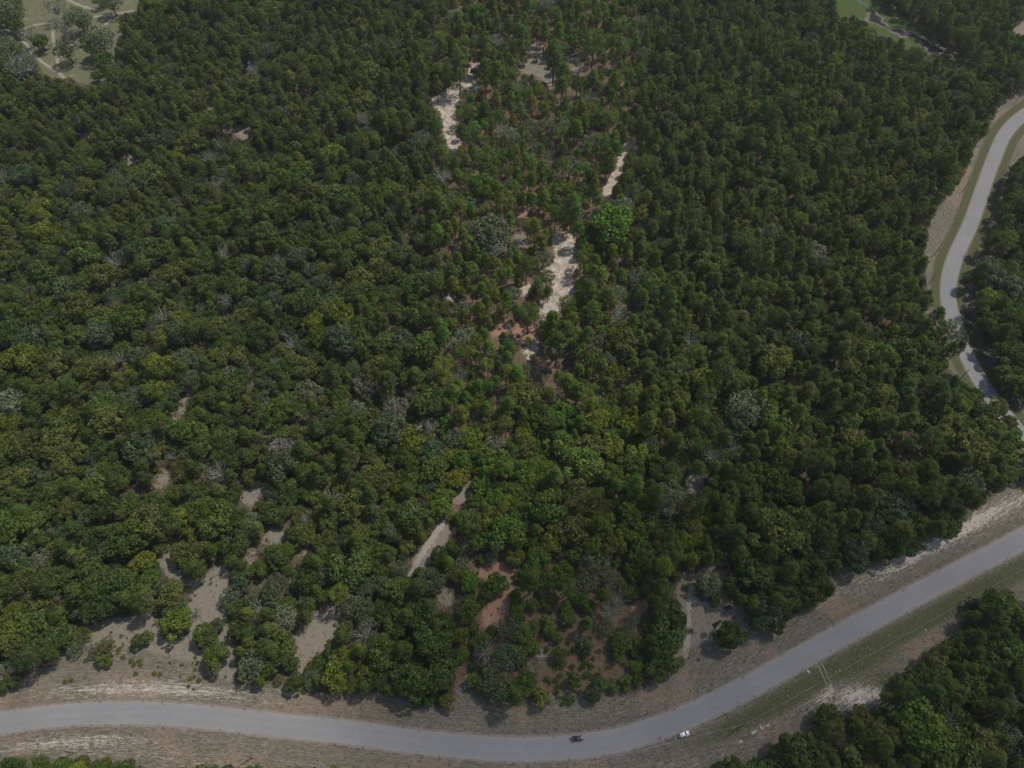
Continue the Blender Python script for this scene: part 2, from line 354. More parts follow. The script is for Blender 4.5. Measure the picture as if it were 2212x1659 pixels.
c = t.mix(t.math('MULTIPLY', t.ramp(t.noise(.05, 4, .6, pos), .35, .7), .35), c, (.245, .237, .228))
wp = t.math('ABSOLUTE', t.math('SUBTRACT', t.math('ABSOLUTE', fr), 1.5))
cm = t.n('ShaderNodeCombineXYZ'); t.l(t.math('MULTIPLY', fs, .03), cm.inputs[0]); t.l(t.math('MULTIPLY', fr, 1.6), cm.inputs[1])
c = t.mix(t.math('MULTIPLY', t.ramp(wp, .75, .2), .28), c, (.165, .163, .162))
c = t.mix(t.math('MULTIPLY', t.ramp(t.noise(1, 5, .7, cm.outputs[0]), .45, .75), .30), c, (.16, .158, .157))
c = t.mix(t.math('MULTIPLY', t.ramp(t.math('MULTIPLY_ADD', t.noise(.35, 5, .7, pos), 2.4, t.math('ABSOLUTE', fr)), 4.35, 5.1), .7), c, (.25, .215, .175))
cw = t.n('ShaderNodeCombineXYZ'); t.l(t.math('MULTIPLY', fs, .11), cw.inputs[0]); t.l(t.math('MULTIPLY', fr, .25), cw.inputs[1]); wn_ = t.noise(1, 4, .55, cw.outputs[0], 1.2)
c = t.mix(t.math('MULTIPLY', t.ramp(t.math('ABSOLUTE', t.math('SUBTRACT', wn_, .5)), .006, .001), .45), c, (.10, .10, .10))
CHIP = t.base(c, .9, .25)
road('road', R1, R1W, CHIP); road('side_road', R2, R2W, CHIP)
# creek: muddy flats and open water following the marsh
def ribbon(name, pts, mat, z):
    q = catmull([at(p[0], p[1]) for p in pts], 2); ws = [p[2] for p in pts]; V = []; Fc = []
    n = len(q)
    for i, p in enumerate(q):
        d = (q[min(i+1, n-1)]-q[max(i-1, 0)]).normalized(); nr = Vector((-d.y, d.x)); f_ = i/(n-1)*(len(ws)-1)
        w = np.interp(f_, range(len(ws)), ws); a = w*max(.15, 1+.55*math.sin(i*.53)+.3*math.sin(i*1.7)+.3*random.random()); b = w*max(.15, 1+.55*math.sin(i*.41+2)+.3*math.sin(i*1.3+1)+.3*random.random())
        V += [(p.x-nr.x*a, p.y-nr.y*a, z), (p.x+nr.x*b, p.y+nr.y*b, z)]
    for i in range(n-1): Fc.append((2*i, 2*i+1, 2*i+3, 2*i+2))
    return tag(link(name, mesh_np(name, V, Fc, [mat])), kind='structure')
cr = [c9(*p) for p in [(1110,-30),(1160,10),(1225,70),(1250,130),(1340,185),(1440,215),(1520,245),(1610,300),(1700,340),(1775,372)]]
MUD = noisy('creek_mud', (.13, .115, .10), .6, .4, .8)
t = NT('creek_water'); t.base((.035, .03, .025), .12, .5); WATER = t.m
bw = t.n('ShaderNodeBump'); bw.inputs['Strength'].default_value = .12; t.l(t.noise(1.5, 3, .5, t.pos()), bw.inputs['Height']); t.l(bw.outputs[0], t.b.inputs['Normal'])
ribbon('creek_bed', [(p[0], p[1], w) for p, w in zip(cr, (1.0, 1.4, 2.2, 4.5, 3.2, 4.2, 3.4, 5.5, 6.0, 1.5))], MUD, .008)
ribbon('water', [(p[0], p[1], w) for p, w in zip(cr[:-1], (.5, .7, 1.0, 3.0, 1.2, 2.4, 1.0, 3.2, .6))], WATER, .014)

RUT = noisy('bare_sand_rut', (.24, .22, .18), 1.5, .4, .95)
for a in ([(866,975),(890,1020),(925,1095),(952,1132)], [(898,975),(922,1022),(948,1085),(968,1125)]):
    ribbon('wheel_rut', [(*c3(*p), w) for p, w in zip(a, (.05, .13, .12, .05))], RUT, .010)
# ------------------------------------------------------------------ tree meshes
def rdir(n, zmin=-1.):
    z = RNG.uniform(zmin, 1, n); a = RNG.uniform(0, 2*np.pi, n); r = np.sqrt(1-z*z)
    return np.stack([r*np.cos(a), r*np.sin(a), z], -1)
def leaves(C, Nn, size, aspect=1.0, bias=1.0):
    """one small diamond leaf-clump per row, facing roughly along Nn"""
    n = len(C); nn = Nn*bias + rdir(n)*.75; nn /= np.linalg.norm(nn, axis=1)[:, None]
    a = np.cross(nn, rdir(n)); a /= np.linalg.norm(a, axis=1)[:, None]+1e-9; b = np.cross(nn, a)
    s = (size*RNG.uniform(.6, 1.35, n))[:, None]; a = a*s; b = b*s*aspect
    cup = nn*s*.35
    V = np.stack([C-a-cup, C-b*.9, C+a*1.1-cup, C+b], 1).reshape(-1, 3)
    return V, np.arange(4*n).reshape(-1, 4)
def tube(path, rad, k=6):
    V = []; Fc = []; n = len(path)
    for i, p in enumerate(path):
        d = (Vector(path[min(i+1, n-1)])-Vector(path[max(i-1, 0)])).normalized()
        a = d.orthogonal().normalized(); b = d.cross(a)
        for j in range(k):
            q = 2*math.pi*j/k; v = Vector(p)+(a*math.cos(q)+b*math.sin(q))*rad[i]; V.append(tuple(v))
    for i in range(n-1):
        for j in range(k): Fc.append((i*k+j, i*k+(j+1) % k, (i+1)*k+(j+1) % k, (i+1)*k+j))
    return V, Fc
def join(parts):
    V = []; Fc = []
    for v, f in parts:
        o = len(V); V += list(v); Fc += [tuple(i+o for i in q) for q in f]
    return V, Fc
def lobed(R, cz, hz, nl, lr, per, size, zmin=-.35, seed=0, gap=0.0, flat=1.0):
    """lobes on a dome; returns leaf verts, faces, per-leaf random and per-lobe random, lobe centres"""
    Vs = []; lv = []; cv = []; cen = []; n0 = 0; Fs = []
    egg = RNG.uniform(.82, 1.18, 5); ph = RNG.uniform(0, 6.28, 5)
    D = rdir(nl*3, zmin); keep = []
    for d in D:
        if all(np.dot(d, e) < 1-.9*lr*lr*1.25 for e in keep): keep.append(d)
        if len(keep) >= nl: break
    for d in keep:
        az = math.atan2(d[1], d[0]); rr = R*(1+.16*math.sin(2*az+ph[0])+.10*math.sin(3*az+ph[1]))
        k = RNG.uniform(.62, .80) + (0.06 if d[2] > .5 else 0)
        c = np.array([d[0]*rr*k, d[1]*rr*k, cz+d[2]*hz*k*flat]); r = R*lr*RNG.uniform(.7, 1.25); cen.append(c)
        m = int(per*(r/(R*lr))**2*RNG.uniform(.8, 1.1)*(1-gap*RNG.random())); q = rdir(m)
        w = q@(d/np.linalg.norm(d)); q = q[w > -.35]
        sh = RNG.uniform(.78, 1.08, len(q))[:, None]
        pts = c + q*np.array([r, r, r*.8])*sh
        V, Fc = leaves(pts, q, size*np.ones(len(q))); Vs.append(V); Fs.append(Fc+n0); n0 += len(V)
        lv.append(RNG.random(len(q))); cv.append(np.full(len(q), RNG.random()))
    # inner fill so the dome is not hollow
    m = int(per*nl*.10); q = rdir(m, -.3); pts = q*np.array([R*.6, R*.6, hz*.55])*RNG.uniform(.5, 1, m)[:, None]+np.array([0, 0, cz])
    V, Fc = leaves(pts, q, size*1.3*np.ones(m)); Vs.append(V); Fs.append(Fc+n0); lv.append(RNG.random(m)); cv.append(np.full(m, .3))
    return np.concatenate(Vs), np.concatenate(Fs), np.concatenate(lv), np.concatenate(cv), cen
def wood_oak(h0, cen, r0, nlimb=7):
    parts = []; top = (RNG.uniform(-.3, .3), RNG.uniform(-.3, .3), h0)
    parts.append(tube([(0, 0, -.2), (.05, 0, h0*.4), top], [r0*1.5, r0, r0*.75], 8))
    for c in [cen[i] for i in RNG.permutation(len(cen))[:nlimb]]:
        s = Vector(top)*RNG.uniform(.75, 1.0); e = Vector(c); m = s.lerp(e, .5)+Vector((0, 0, .35))
        parts.append(tube([s, m, e], [r0*.45, r0*.28, r0*.08], 5))
    return join(parts)
VAR = {}
def add_variant(kind, leafdata, wood, lm, bm):
    V, Fc, lv, cv = leafdata
    crown = mesh_np(kind+'_crown', V, Fc, [lm], dict(lv=lv, cv=cv))
    trunk = mesh_np(kind+'_trunk', wood[0], wood[1], [bm], smooth=True)
    W0 = np.array(wood[0]); both = mesh_np(kind+'_whole', np.concatenate([V, W0]), np.concatenate([Fc, np.array(wood[1])+len(V)]), [lm, bm],
        dict(lv=np.concatenate([lv, np.zeros(len(wood[1]))]), cv=np.concatenate([cv, np.zeros(len(wood[1]))])),
        mi=np.concatenate([np.zeros(len(Fc)), np.ones(len(wood[1]))]))
    VAR.setdefault(kind, []).append((crown, trunk, both))
for i in range(7):      # broadleaf oak, radius 5, height ~9.5
    R = 5.0; nl = [24, 30, 20, 34, 26, 18, 38][i]; lr = [.30, .26, .33, .25, .29, .36, .23][i]
    V, Fc, lv, cv, cen = lobed(R, 5.6, 3.9, nl, lr, 190*(lr/.3)**2*1.0, .27, -.25)
    add_variant('oak_tree', (V, Fc, lv, cv), wood_oak(3.6, cen, .26), LEAF, BARK)
for i in range(5):      # grey-green scrub oak, looser and feathery, radius 4.5, height ~8
    R = 4.5; V, Fc, lv, cv, cen = lobed(R, 4.7, 3.3, 44, .20, 70, .19, -.2, gap=.55)
    add_variant('scrub_oak', (V, Fc, lv, cv), wood_oak(2.6, cen, .24, 16), LEAF, BARK)
for i in range(2):      # thin, half-bare scrub oak with pale limbs showing
    R = 4.3; V, Fc, lv, cv, cen = lobed(R, 4.9, 3.4, 34, .17, 34, .16, -.2, gap=.8)
    add_variant('scrub_oak', (V, Fc, lv, cv), wood_oak(2.4, cen, .22, 32), LEAF, DEADW)
def pine_leaf(Rm, z0, z1, nt, per, size, flat_top=.0):
    Vs = []; Fs = []; lv = []; cv = []; n0 = 0; cen = []
    for i in range(nt):
        f = (i+.5)/nt; f = f**.9; z = z0+(z1-z0)*f
        prof = (math.sin(math.pi*min(1, (f*.78+.22))))**.6*(1-.12*f) if not flat_top else (math.sin(math.pi*min(1, f*.6+.3)))**.5
        a = i*2.399+RNG.uniform(-.3, .3); rr = Rm*prof*RNG.uniform(.45, .95)
        c = np.array([math.cos(a)*rr, math.sin(a)*rr, z+RNG.uniform(-.3, .3)]); cen.append(c)
        r = Rm*RNG.uniform(.20, .34); m = int(per*RNG.uniform(.7, 1.2)); q = rdir(m, -.55)
        out = np.array([math.cos(a)*.5, math.sin(a)*.5, .6])
        pts = c + q*np.array([r, r, r*.62])*RNG.uniform(.55, 1.08, m)[:, None]
        V, Fc = leaves(pts, q*.8+out, size*np.ones(m), .42, .9); Vs.append(V); Fs.append(Fc+n0); n0 += len(V)
        lv.append(RNG.random(m)); cv.append(np.full(m, RNG.random()))
    return np.concatenate(Vs), np.concatenate(Fs), np.concatenate(lv), np.concatenate(cv), cen
for i in range(7):      # pine, radius 3.3, height ~15
    z0 = [6.5, 7.5, 5.5, 8.5, 6.0, 7.0, 9.0][i]
    V, Fc, lv, cv, cen = pine_leaf([3.3, 3.1, 3.4, 3.5, 3.0, 3.3, 3.6][i], z0, 14.6, [46, 40, 52, 34, 44, 48, 30][i], 62, .25, 1 if i in (3, 6) else 0)
    parts = [tube([(0, 0, -.2), (.06, .05, 5), (-.05, .1, 10), (0, 0, 14.6)], [.26, .21, .13, .03], 7)]
    for c in [cen[j] for j in RNG.permutation(len(cen))[:16]]:
        s = Vector((0, 0, c[2]-.9)); parts.append(tube([s, s.lerp(Vector(c), .55)+Vector((0, 0, -.1)), Vector(c)], [.07, .05, .02], 4))
    for j in range(6):  # dead stubs below the crown
        a = RNG.uniform(0, 6.28); z = RNG.uniform(3.5, z0); parts.append(tube([(0, 0, z), (math.cos(a)*1.1, math.sin(a)*1.1, z+.2)], [.04, .012], 4))
    add_variant('pine_tree', (V, Fc, lv, cv), join(parts), NEEDLE, PBARK)
for i in range(3):      # sapling, radius 1.7, height ~3.8
    V, Fc, lv, cv, cen = lobed(1.7, 2.3, 1.5, 16, .34, 60, .17, -.5)
    add_variant('young_tree', (V, Fc, lv, cv), wood_oak(1.5, cen, .07, 4), LEAF, BARK)
for i in range(3):      # low bush, radius 0.9
    V, Fc, lv, cv, cen = lobed(.9, .55, .5, 9, .42, 28, .12, -.1)
    add_variant('bush', (V, Fc, lv, cv), wood_oak(.4, cen, .03, 3), LEAF, BARK)
NOM = dict(oak_tree=(5.0, 6.0), scrub_oak=(4.5, 5.0), pine_tree=(3.2, 10.8), young_tree=(1.7, 2.4), bush=(.9, .55))   # crown radius, crown centre height

TREES = []   # kind, x, y, scale, variant, rot, tint, tone
TONES = {    # leaf colours; brighter ones also carry the middle belt's extra light
 'dark green': (.080, .128, .030), 'mid green': (.105, .160, .030), 'olive green': (.140, .162, .038), 'yellow green': (.165, .200, .026), 'bright green': (.115, .205, .030),
 'grey green': (.155, .190, .098), 'pale grey green': (.215, .245, .145), 'blue green': (.092, .140, .068), 'silver grey': (.225, .230, .185)}
def tint_of(tone):
    c = np.array(TONES[tone]); k = RNG.uniform(.85, 1.17); return tuple(float(v) for v in c*k*RNG.uniform(.94, 1.06, 3))
def put(kind, px, py, r_px, tone, f=None, hmul=1.0):
    """a tree whose crown shows centred on photo point with given radius"""
    if f: px, py = f(px, py); r_px = r_px/3
    R, hc = NOM[kind]; s = 1.0
    for _ in range(3):
        p = at(px, py, hc*s); d = proj(p.x, p.y, p.z)[2]; s = (r_px*d/F)/R
    p = at(px, py, hc*s)
    TREES.append((kind, p.x, p.y, s, int(RNG.integers(len(VAR[kind]))), RNG.uniform(0, 6.28), tint_of(tone), tone)); return p
O, Q, PN, YT, BU = 'oak_tree', 'scrub_oak', 'pine_tree', 'young_tree', 'bush'
for a in [(O,1110,540,95,'olive green'),(O,1140,720,100,'yellow green'),(YT,895,835,45,'dark green'),(YT,955,810,42,'mid green'),(YT,880,870,30,'mid green'),
          (O,1330,800,85,'mid green'),(O,1400,740,55,'blue green'),(O,1400,930,90,'mid green'),(Q,1630,990,110,'grey green'),(O,1825,910,90,'mid green'),(O,1700,830,55,'blue green'),
          (O,1560,760,80,'dark green'),(Q,1500,540,80,'grey green'),(Q,1850,690,95,'pale grey green'),(O,1170,270,80,'olive green'),(O,1300,260,90,'olive green'),(O,1240,370,52,'yellow green'),
          (O,1510,230,90,'dark green'),(O,1040,490,45,'blue green'),(Q,1265,650,45,'grey green'),(Q,480,880,60,'grey green'),(Q,530,800,70,'olive green'),(Q,610,900,45,'grey green'),(Q,690,860,60,'olive green'),(YT,660,950,45,'mid green'),(YT,700,975,30,'yellow green'),
          (O,1910,1110,65,'dark green'),(O,2020,1070,60,'blue green'),(O,1560,440,70,'blue green'),(O,1900,990,50,'dark green'),
          (O,60,1690,110,'dark green'),(O,240,1670,80,'mid green'),(O,400,1690,90,'mid green'),(O,520,1640,60,'olive green'),(O,640,1700,70,'dark green'),(O,820,1700,90,'dark green')]:
    put(a[0], a[1], a[2], a[3], a[4], c1)
for x, y in [(870,985),(905,960),(850,965),(1040,1050),(1000,1045),(420,1100),(460,1090),(910,990),(800,940),(770,900),(1290,1090),(720,935),(560,960),(1230,1080),(880,1045)]: put(BU, x, y, 15, 'yellow green', c1)
# the thinned plot above the road bend (lower middle)
for a in [(Q,930,900,110,'blue green'),(Q,1060,960,115,'blue green'),(Q,1000,1080,120,'grey green'),(O,1000,1170,75,'blue green'),(Q,1090,760,95,'blue green'),(O,1180,800,70,'mid green'),(O,900,840,70,'mid green'),
          (Q,1250,1020,80,'grey green'),(O,1210,1100,75,'bright green'),(O,1110,1130,55,'mid green'),(YT,860,1090,50,'bright green'),(YT,880,1150,28,'bright green'),
          (YT,1300,1210,62,'yellow green'),(YT,1245,885,45,'bright green'),(YT,1335,700,36,'bright green'),(YT,1345,760,45,'mid green'),(YT,1405,810,38,'mid green'),(YT,1415,920,50,'mid green'),
          (YT,1585,850,52,'blue green'),(YT,1590,900,34,'blue green'),(O,1810,850,68,'mid green'),(O,1790,920,45,'mid green'),(YT,1510,1090,52,'mid green'),(O,1630,1180,60,'blue green'),(O,1640,1130,40,'blue green'),
          (YT,1700,1110,40,'bright green'),(YT,1765,1140,36,'bright green'),(YT,1840,1090,42,'bright green'),(YT,1845,1140,32,'mid green'),(O,1905,910,38,'bright green'),(O,1910,1000,46,'bright green'),(O,1925,1075,45,'mid green'),
          (O,1470,690,55,'mid green'),(O,1460,620,45,'bright green'),(O,1600,600,52,'bright green'),(YT,1610,700,45,'blue green'),(O,1540,560,60,'mid green'),(O,1310,520,45,'blue green'),(YT,1370,560,40,'mid green'),
          (O,1140,620,60,'bright green'),(O,1160,690,45,'mid green'),(O,1240,600,45,'mid green'),(O,1250,740,42,'mid green'),(O,1130,530,40,'bright green'),(O,1010,460,75,'bright green'),(O,830,450,75,'bright green'),(O,950,530,50,'mid green'),(O,820,640,80,'mid green'),
          (O,780,800,60,'yellow green'),(O,790,920,50,'yellow green'),(Q,1640,320,110,'grey green'),(Q,1740,430,90,'grey green'),(Q,1800,560,90,'grey green'),(Q,1740,640,100,'grey green'),(Q,1720,750,60,'grey green'),(Q,1600,430,90,'grey green'),(Q,1850,760,55,'grey green'),(Q,1890,690,55,'grey green'),
          (O,1890,520,55,'mid green'),(O,1440,380,70,'mid green'),(O,1360,440,70,'mid green'),(O,1230,400,70,'mid green'),(O,1320,600,40,'mid green'),
          (O,2090,650,95,'dark green'),(O,2100,800,110,'dark green'),(O,2110,950,90,'dark green'),(O,640,290,70,'dark green'),(O,670,700,60,'dark green')]:
    put(a[0], a[1], a[2], a[3], a[4], c2)
for x, y in [(1390,1010),(1430,1000),(1440,980),(1480,1050),(1500,1000),(1520,1060),(1390,1090),(1410,1130),(1395,1160),(1580,1060),(1620,1070),(1645,1090),(1600,1050),(1670,1050),(1620,1000),(1450,1200),(1470,1220),(1500,1210),(1330,1080),(1600,980),(1480,1240),(1405,1200),(1420,1060),(1350,1100),(1570,990),(1440,1240)]: put(BU, x, y, 19, 'mid green', c2)
for a in [(O,165,470,85,'grey green'),(O,210,560,50,'mid green'),(O,295,790,105,'dark green'),(O,-20,700,60,'dark green'),(O,590,130,170,'olive green'),(O,470,400,130,'dark green'),(O,620,480,90,'dark green'),(O,540,640,110,'blue green'),(O,700,560,90,'dark green'),(O,830,490,110,'dark green'),(O,600,700,80,'dark green'),
          (O,1470,200,85,'dark green'),(O,1300,250,90,'dark green'),(O,1120,270,110,'blue green'),(O,1690,80,100,'dark green'),(O,1210,290,45,'bright green'),
          (O,950,1340,95,'dark green'),(O,1150,1340,80,'olive green'),(O,1880,600,50,'blue green'),(O,2050,620,130,'mid green'),(O,2150,700,90,'olive green'),(O,1960,880,90,'mid green'),(O,1640,980,90,'olive green'),(O,1780,900,90,'mid green'),(O,2100,900,120,'mid green'),
          (O,1560,1420,200,'bright green'),(O,1760,1560,180,'mid green'),(O,1420,1320,110,'blue green'),(O,760,1560,150,'dark green'),(O,650,1640,110,'dark green'),(O,1480,1100,90,'dark green'),(O,1860,1130,110,'mid green'),(Q,2120,1260,90,'grey green'),(O,1700,1260,100,'dark green'),(O,1960,1480,120,'olive green'),(O,1140,1580,110,'olive green'),(Q,1050,1500,90,'grey green'),(O,330,1640,60,'dark green'),(O,240,1650,40,'blue green')]:
    put(a[0], a[1], a[2], a[3], a[4], c3)
for x, y in [(15,490),(50,770),(270,360),(1100,240),(300,620)]: put(BU, x, y, 20, 'mid green', c3)
# tall pines leaning over the side road, big trees beyond it
for a in [(PN,1650,385,58,'dark green'),(PN,1715,470,52,'dark green'),(PN,1790,540,48,'dark green'),(PN,1740,600,50,'dark green'),(PN,1800,590,40,'dark green'),(PN,1585,300,38,'dark green'),(PN,1590,250,32,'dark green'),
          (O,1985,280,85,'yellow green'),(O,2020,130,95,'grey green'),(O,2130,200,100,'grey green'),(O,2000,440,90,'dark green'),(O,2150,380,90,'mid green'),(O,2100,620,100,'dark green'),(O,2120,780,90,'mid green'),(O,2200,860,80,'mid green'),
          (O,1850,140,28,'grey green'),(O,2040,980,70,'olive green'),(O,2110,1080,60,'olive green'),(O,1970,1120,90,'mid green'),(O,1840,1260,150,'olive green'),(O,2050,1300,110,'mid green'),(O,2130,1400,70,'mid green'),
          (Q,400,980,150,'grey green'),(Q,60,550,110,'blue green'),(O,1090,1190,100,'olive green'),(O,900,1250,60,'mid green'),(O,600,680,120,'olive green'),(O,590,140,60,'dark green')]:
    put(a[0], a[1], a[2], a[3], a[4], c4)
# open meadow, far left corner
for a in [(Q,350,40,75,'grey green'),(Q,400,175,75,'grey green'),(Q,500,115,80,'grey green'),(Q,545,150,45,'grey green'),(O,95,165,60,'mid green'),(Q,175,220,68,'grey green'),(O,262,270,50,'mid green'),(Q,428,325,68,'grey green'),
          (Q,640,255,95,'grey green'),(O,600,310,60,'mid green'),(O,540,265,25,'mid green'),(Q,720,20,62,'grey green'),(O,680,390,62,'mid green'),(Q,60,80,90,'grey green'),(Q,640,0,40,'grey green'),(O,625,490,35,'mid green'),(Q,100,420,110,'grey green'),(Q,180,400,90,'grey green'),(Q,60,320,90,'grey green')]:
    put(a[0], a[1], a[2], a[3]*(1.22 if a[0] == Q else 1.05), a[4], c7)
# around the clearings at the far end of the middle belt
for a in [(PN,760,400,70,'mid green'),(PN,1380,330,65,'bright green'),(PN,1380,390,55,'mid green'),(PN,1440,470,55,'bright green'),(PN,1430,550,45,'bright green'),(PN,1170,230,55,'mid green'),(PN,920,290,60,'mid green'),(PN,1060,330,45,'mid green'),
          (PN,930,450,60,'mid green'),(PN,1010,480,70,'mid green'),(Q,1040,400,60,'grey green'),(PN,1530,540,42,'mid green'),(PN,1640,290,65,'bright green'),(YT,1270,365,24,'grey green'),(YT,1185,390,26,'grey green'),(YT,860,465,26,'mid green'),(YT,1315,545,14,'mid green'),
          (Q,815,610,60,'grey green'),(Q,790,690,55,'grey green'),(Q,1040,840,85,'pale grey green'),(Q,1110,900,80,'pale grey green'),(Q,850,840,60,'grey green'),(Q,1430,830,90,'grey green'),(Q,1600,640,80,'grey green'),(Q,1480,1080,90,'grey green'),(Q,1640,920,80,'pale grey green'),
          (O,960,1500,130,'grey green'),(Q,1000,1600,120,'pale grey green'),(Q,880,1560,80,'grey green'),(O,1750,1450,150,'bright green'),(O,1640,1520,80,'mid green'),(O,1850,1530,80,'mid green'),(PN,1500,1330,70,'bright green'),(PN,1060,1310,60,'yellow green'),(PN,1730,1030,65,'mid green'),(PN,1770,890,40,'yellow green')]:
    put(a[0], a[1], a[2], a[3], a[4], c8)
for a in [(PN,1270,200,50,'mid green'),(PN,1330,140,48,'mid green'),(PN,1200,60,55,'mid green'),(PN,1210,380,60,'mid green'),(PN,1370,410,60,'bright green'),(PN,1460,320,60,'mid green'),(PN,1630,360,75,'mid green'),(PN,1450,490,80,'mid green'),(PN,1400,560,80,'mid green'),(PN,1600,220,70,'mid green'),
          (Q,1110,250,70,'pale grey green'),(Q,1340,230,40,'pale grey green'),(Q,1800,380,90,'pale grey green'),(Q,1790,250,80,'grey green'),(O,1170,920,120,'olive green'),(O,1200,820,50,'olive green'),(O,1300,980,55,'olive green'),(O,980,1140,75,'olive green'),(O,1010,1060,65,'olive green'),(O,1730,1000,50,'bright green'),
          (O,1110,1270,70,'bright green'),(O,1260,1230,60,'bright green'),(O,1200,1440,70,'bright green'),(O,900,1480,70,'bright green'),(O,830,1180,80,'yellow green'),(O,780,1330,80,'bright green'),(PN,830,450,28,'yellow green'),(YT,1250,660,28,'mid green'),(YT,1320,745,20,'bright green'),(YT,1210,550,28,'mid green'),(PN,1050,530,40,'dark green'),(Q,1110,590,60,'grey green'),(Q,800,350,80,'grey green'),(PN,1080,660,50,'mid green')]:
    put(a[0], a[1], a[2], a[3], a[4], c5)
ys_, xs_ = np.nonzero(MASK['litter'])
for k in RNG.integers(len(ys_), size=34): put(BU, xs_[k]*2, ys_[k]*2, RNG.uniform(3, 6.5), ['mid green', 'dark green', 'bright green', 'olive green'][int(RNG.integers(4))])
ys_, xs_ = np.nonzero(MASK['red'] | MASK['sand'])
for k in RNG.integers(len(ys_), size=110): put(BU, xs_[k]*2, ys_[k]*2, RNG.uniform(2, 4.2), ['mid green', 'olive green', 'grey green'][int(RNG.integers(3))])
NHAND = len(TREES)

# ------------------------------------------------------------------ fill the forest
cell = 7.0; grid = {}
STR = {}
def stretch(i):
    if i not in STR: STR[i] = 1.0 if i < NHAND else float(RNG.uniform(.84, 1.2))
    return STR[i]
def rad(T): return NOM[T[0]][0]*T[3]
def addg(i): grid.setdefault((int(TREES[i][1]//cell), int(TREES[i][2]//cell)), []).append(i)
for i in range(NHAND): addg(i)
def clash(x, y, r, pack):
    a, b = int(x//cell), int(y//cell)
    for da in range(-2, 3):
        for db in range(-2, 3):
            for j in grid.get((a+da, b+db), ()):
                T = TREES[j]; q = rad(T); 
                if (T[1]-x)**2+(T[2]-y)**2 < ((r+q)*pack)**2: return True
    return False
def lookup(u, v, pad=0):
    i, j = int(v/2), int(u/2)
    if i < 0 or j < 0 or i >= GY or j >= GX:
        return OPENM[min(max(i, 0), GY-1), min(max(j, 0), GX-1)] if pad and (-80 < u < PW+80) and (-80 < v < PH+80) else False
    return OPENM[i, j]
road_np = [np.array([(p.x, p.y) for p in r[::4]]) for r in (R1, R2)]
def on_road(x, y, m):
    return any((((r-np.array([x, y]))**2).sum(1).min() < (m+3)**2) for r in road_np)
def mixof(u, v):
    z = math.sin(u*.011+v*.007)+math.sin(v*.013-u*.004)+math.sin(u*.023)*.5
    if u < 940:
        if v > 560: w = dict(oak_tree=.70, scrub_oak=.15+.04*z, pine_tree=.15)
        else: w = dict(oak_tree=.38, scrub_oak=.20+.05*z, pine_tree=.42)
    elif u < 1390:
        if v < 520: w = dict(oak_tree=.12, scrub_oak=.34+.05*z, pine_tree=.54)
        elif v < 900: w = dict(oak_tree=.32, scrub_oak=.20+.05*z, pine_tree=.48)
        else: w = dict(oak_tree=.70, scrub_oak=.14, pine_tree=.16)
    else:
        if v < 700: w = dict(oak_tree=.20, scrub_oak=.08, pine_tree=.72)
        else: w = dict(oak_tree=.42, scrub_oak=.08, pine_tree=.50)
    return w
def tone_for(kind, u, v):
    z = math.sin(u*.017+1)+math.sin(v*.015+u*.006)+RNG.normal(0, .7); mid = 940 < u < 1390 and v < 1250  # mid: extra brightness of the middle belt put into lighter leaf colours
    if kind == 'scrub_oak':
        return ['grey green', 'pale grey green', 'blue green', 'olive green', 'silver grey'][int(RNG.choice(5, p=[.42, .42, .0, .12, .04] if mid else [.40, .14, .22, .20, .04]))]
    if kind == 'pine_tree':
        if mid: return ['bright green', 'mid green', 'yellow green', 'olive green'][int(RNG.choice(4, p=[.45, .20, .25, .10]))]
        return ['dark green', 'mid green', 'olive green', 'yellow green'][int(RNG.choice(4, p=[.46, .38, .12, .04]))]
    if mid: return ['bright green', 'mid green', 'yellow green', 'olive green', 'blue green'][int(RNG.choice(5, p=[.45, .16, .22, .12, .05]))]
    if z > 1.5: return ['yellow green', 'olive green'][int(RNG.random() < .5)]
    return ['dark green', 'mid green', 'olive green', 'blue green'][int(RNG.choice(4, p=[.36, .34, .14, .16]))]
dirs = [(math.cos(a)*.85, math.sin(a)*.85) for a in np.arange(0, 6.28, .785)] + [(math.cos(a)*.45, math.sin(a)*.45) for a in np.arange(.3, 6.28, 1.05)]
misses = 0; tries = 0
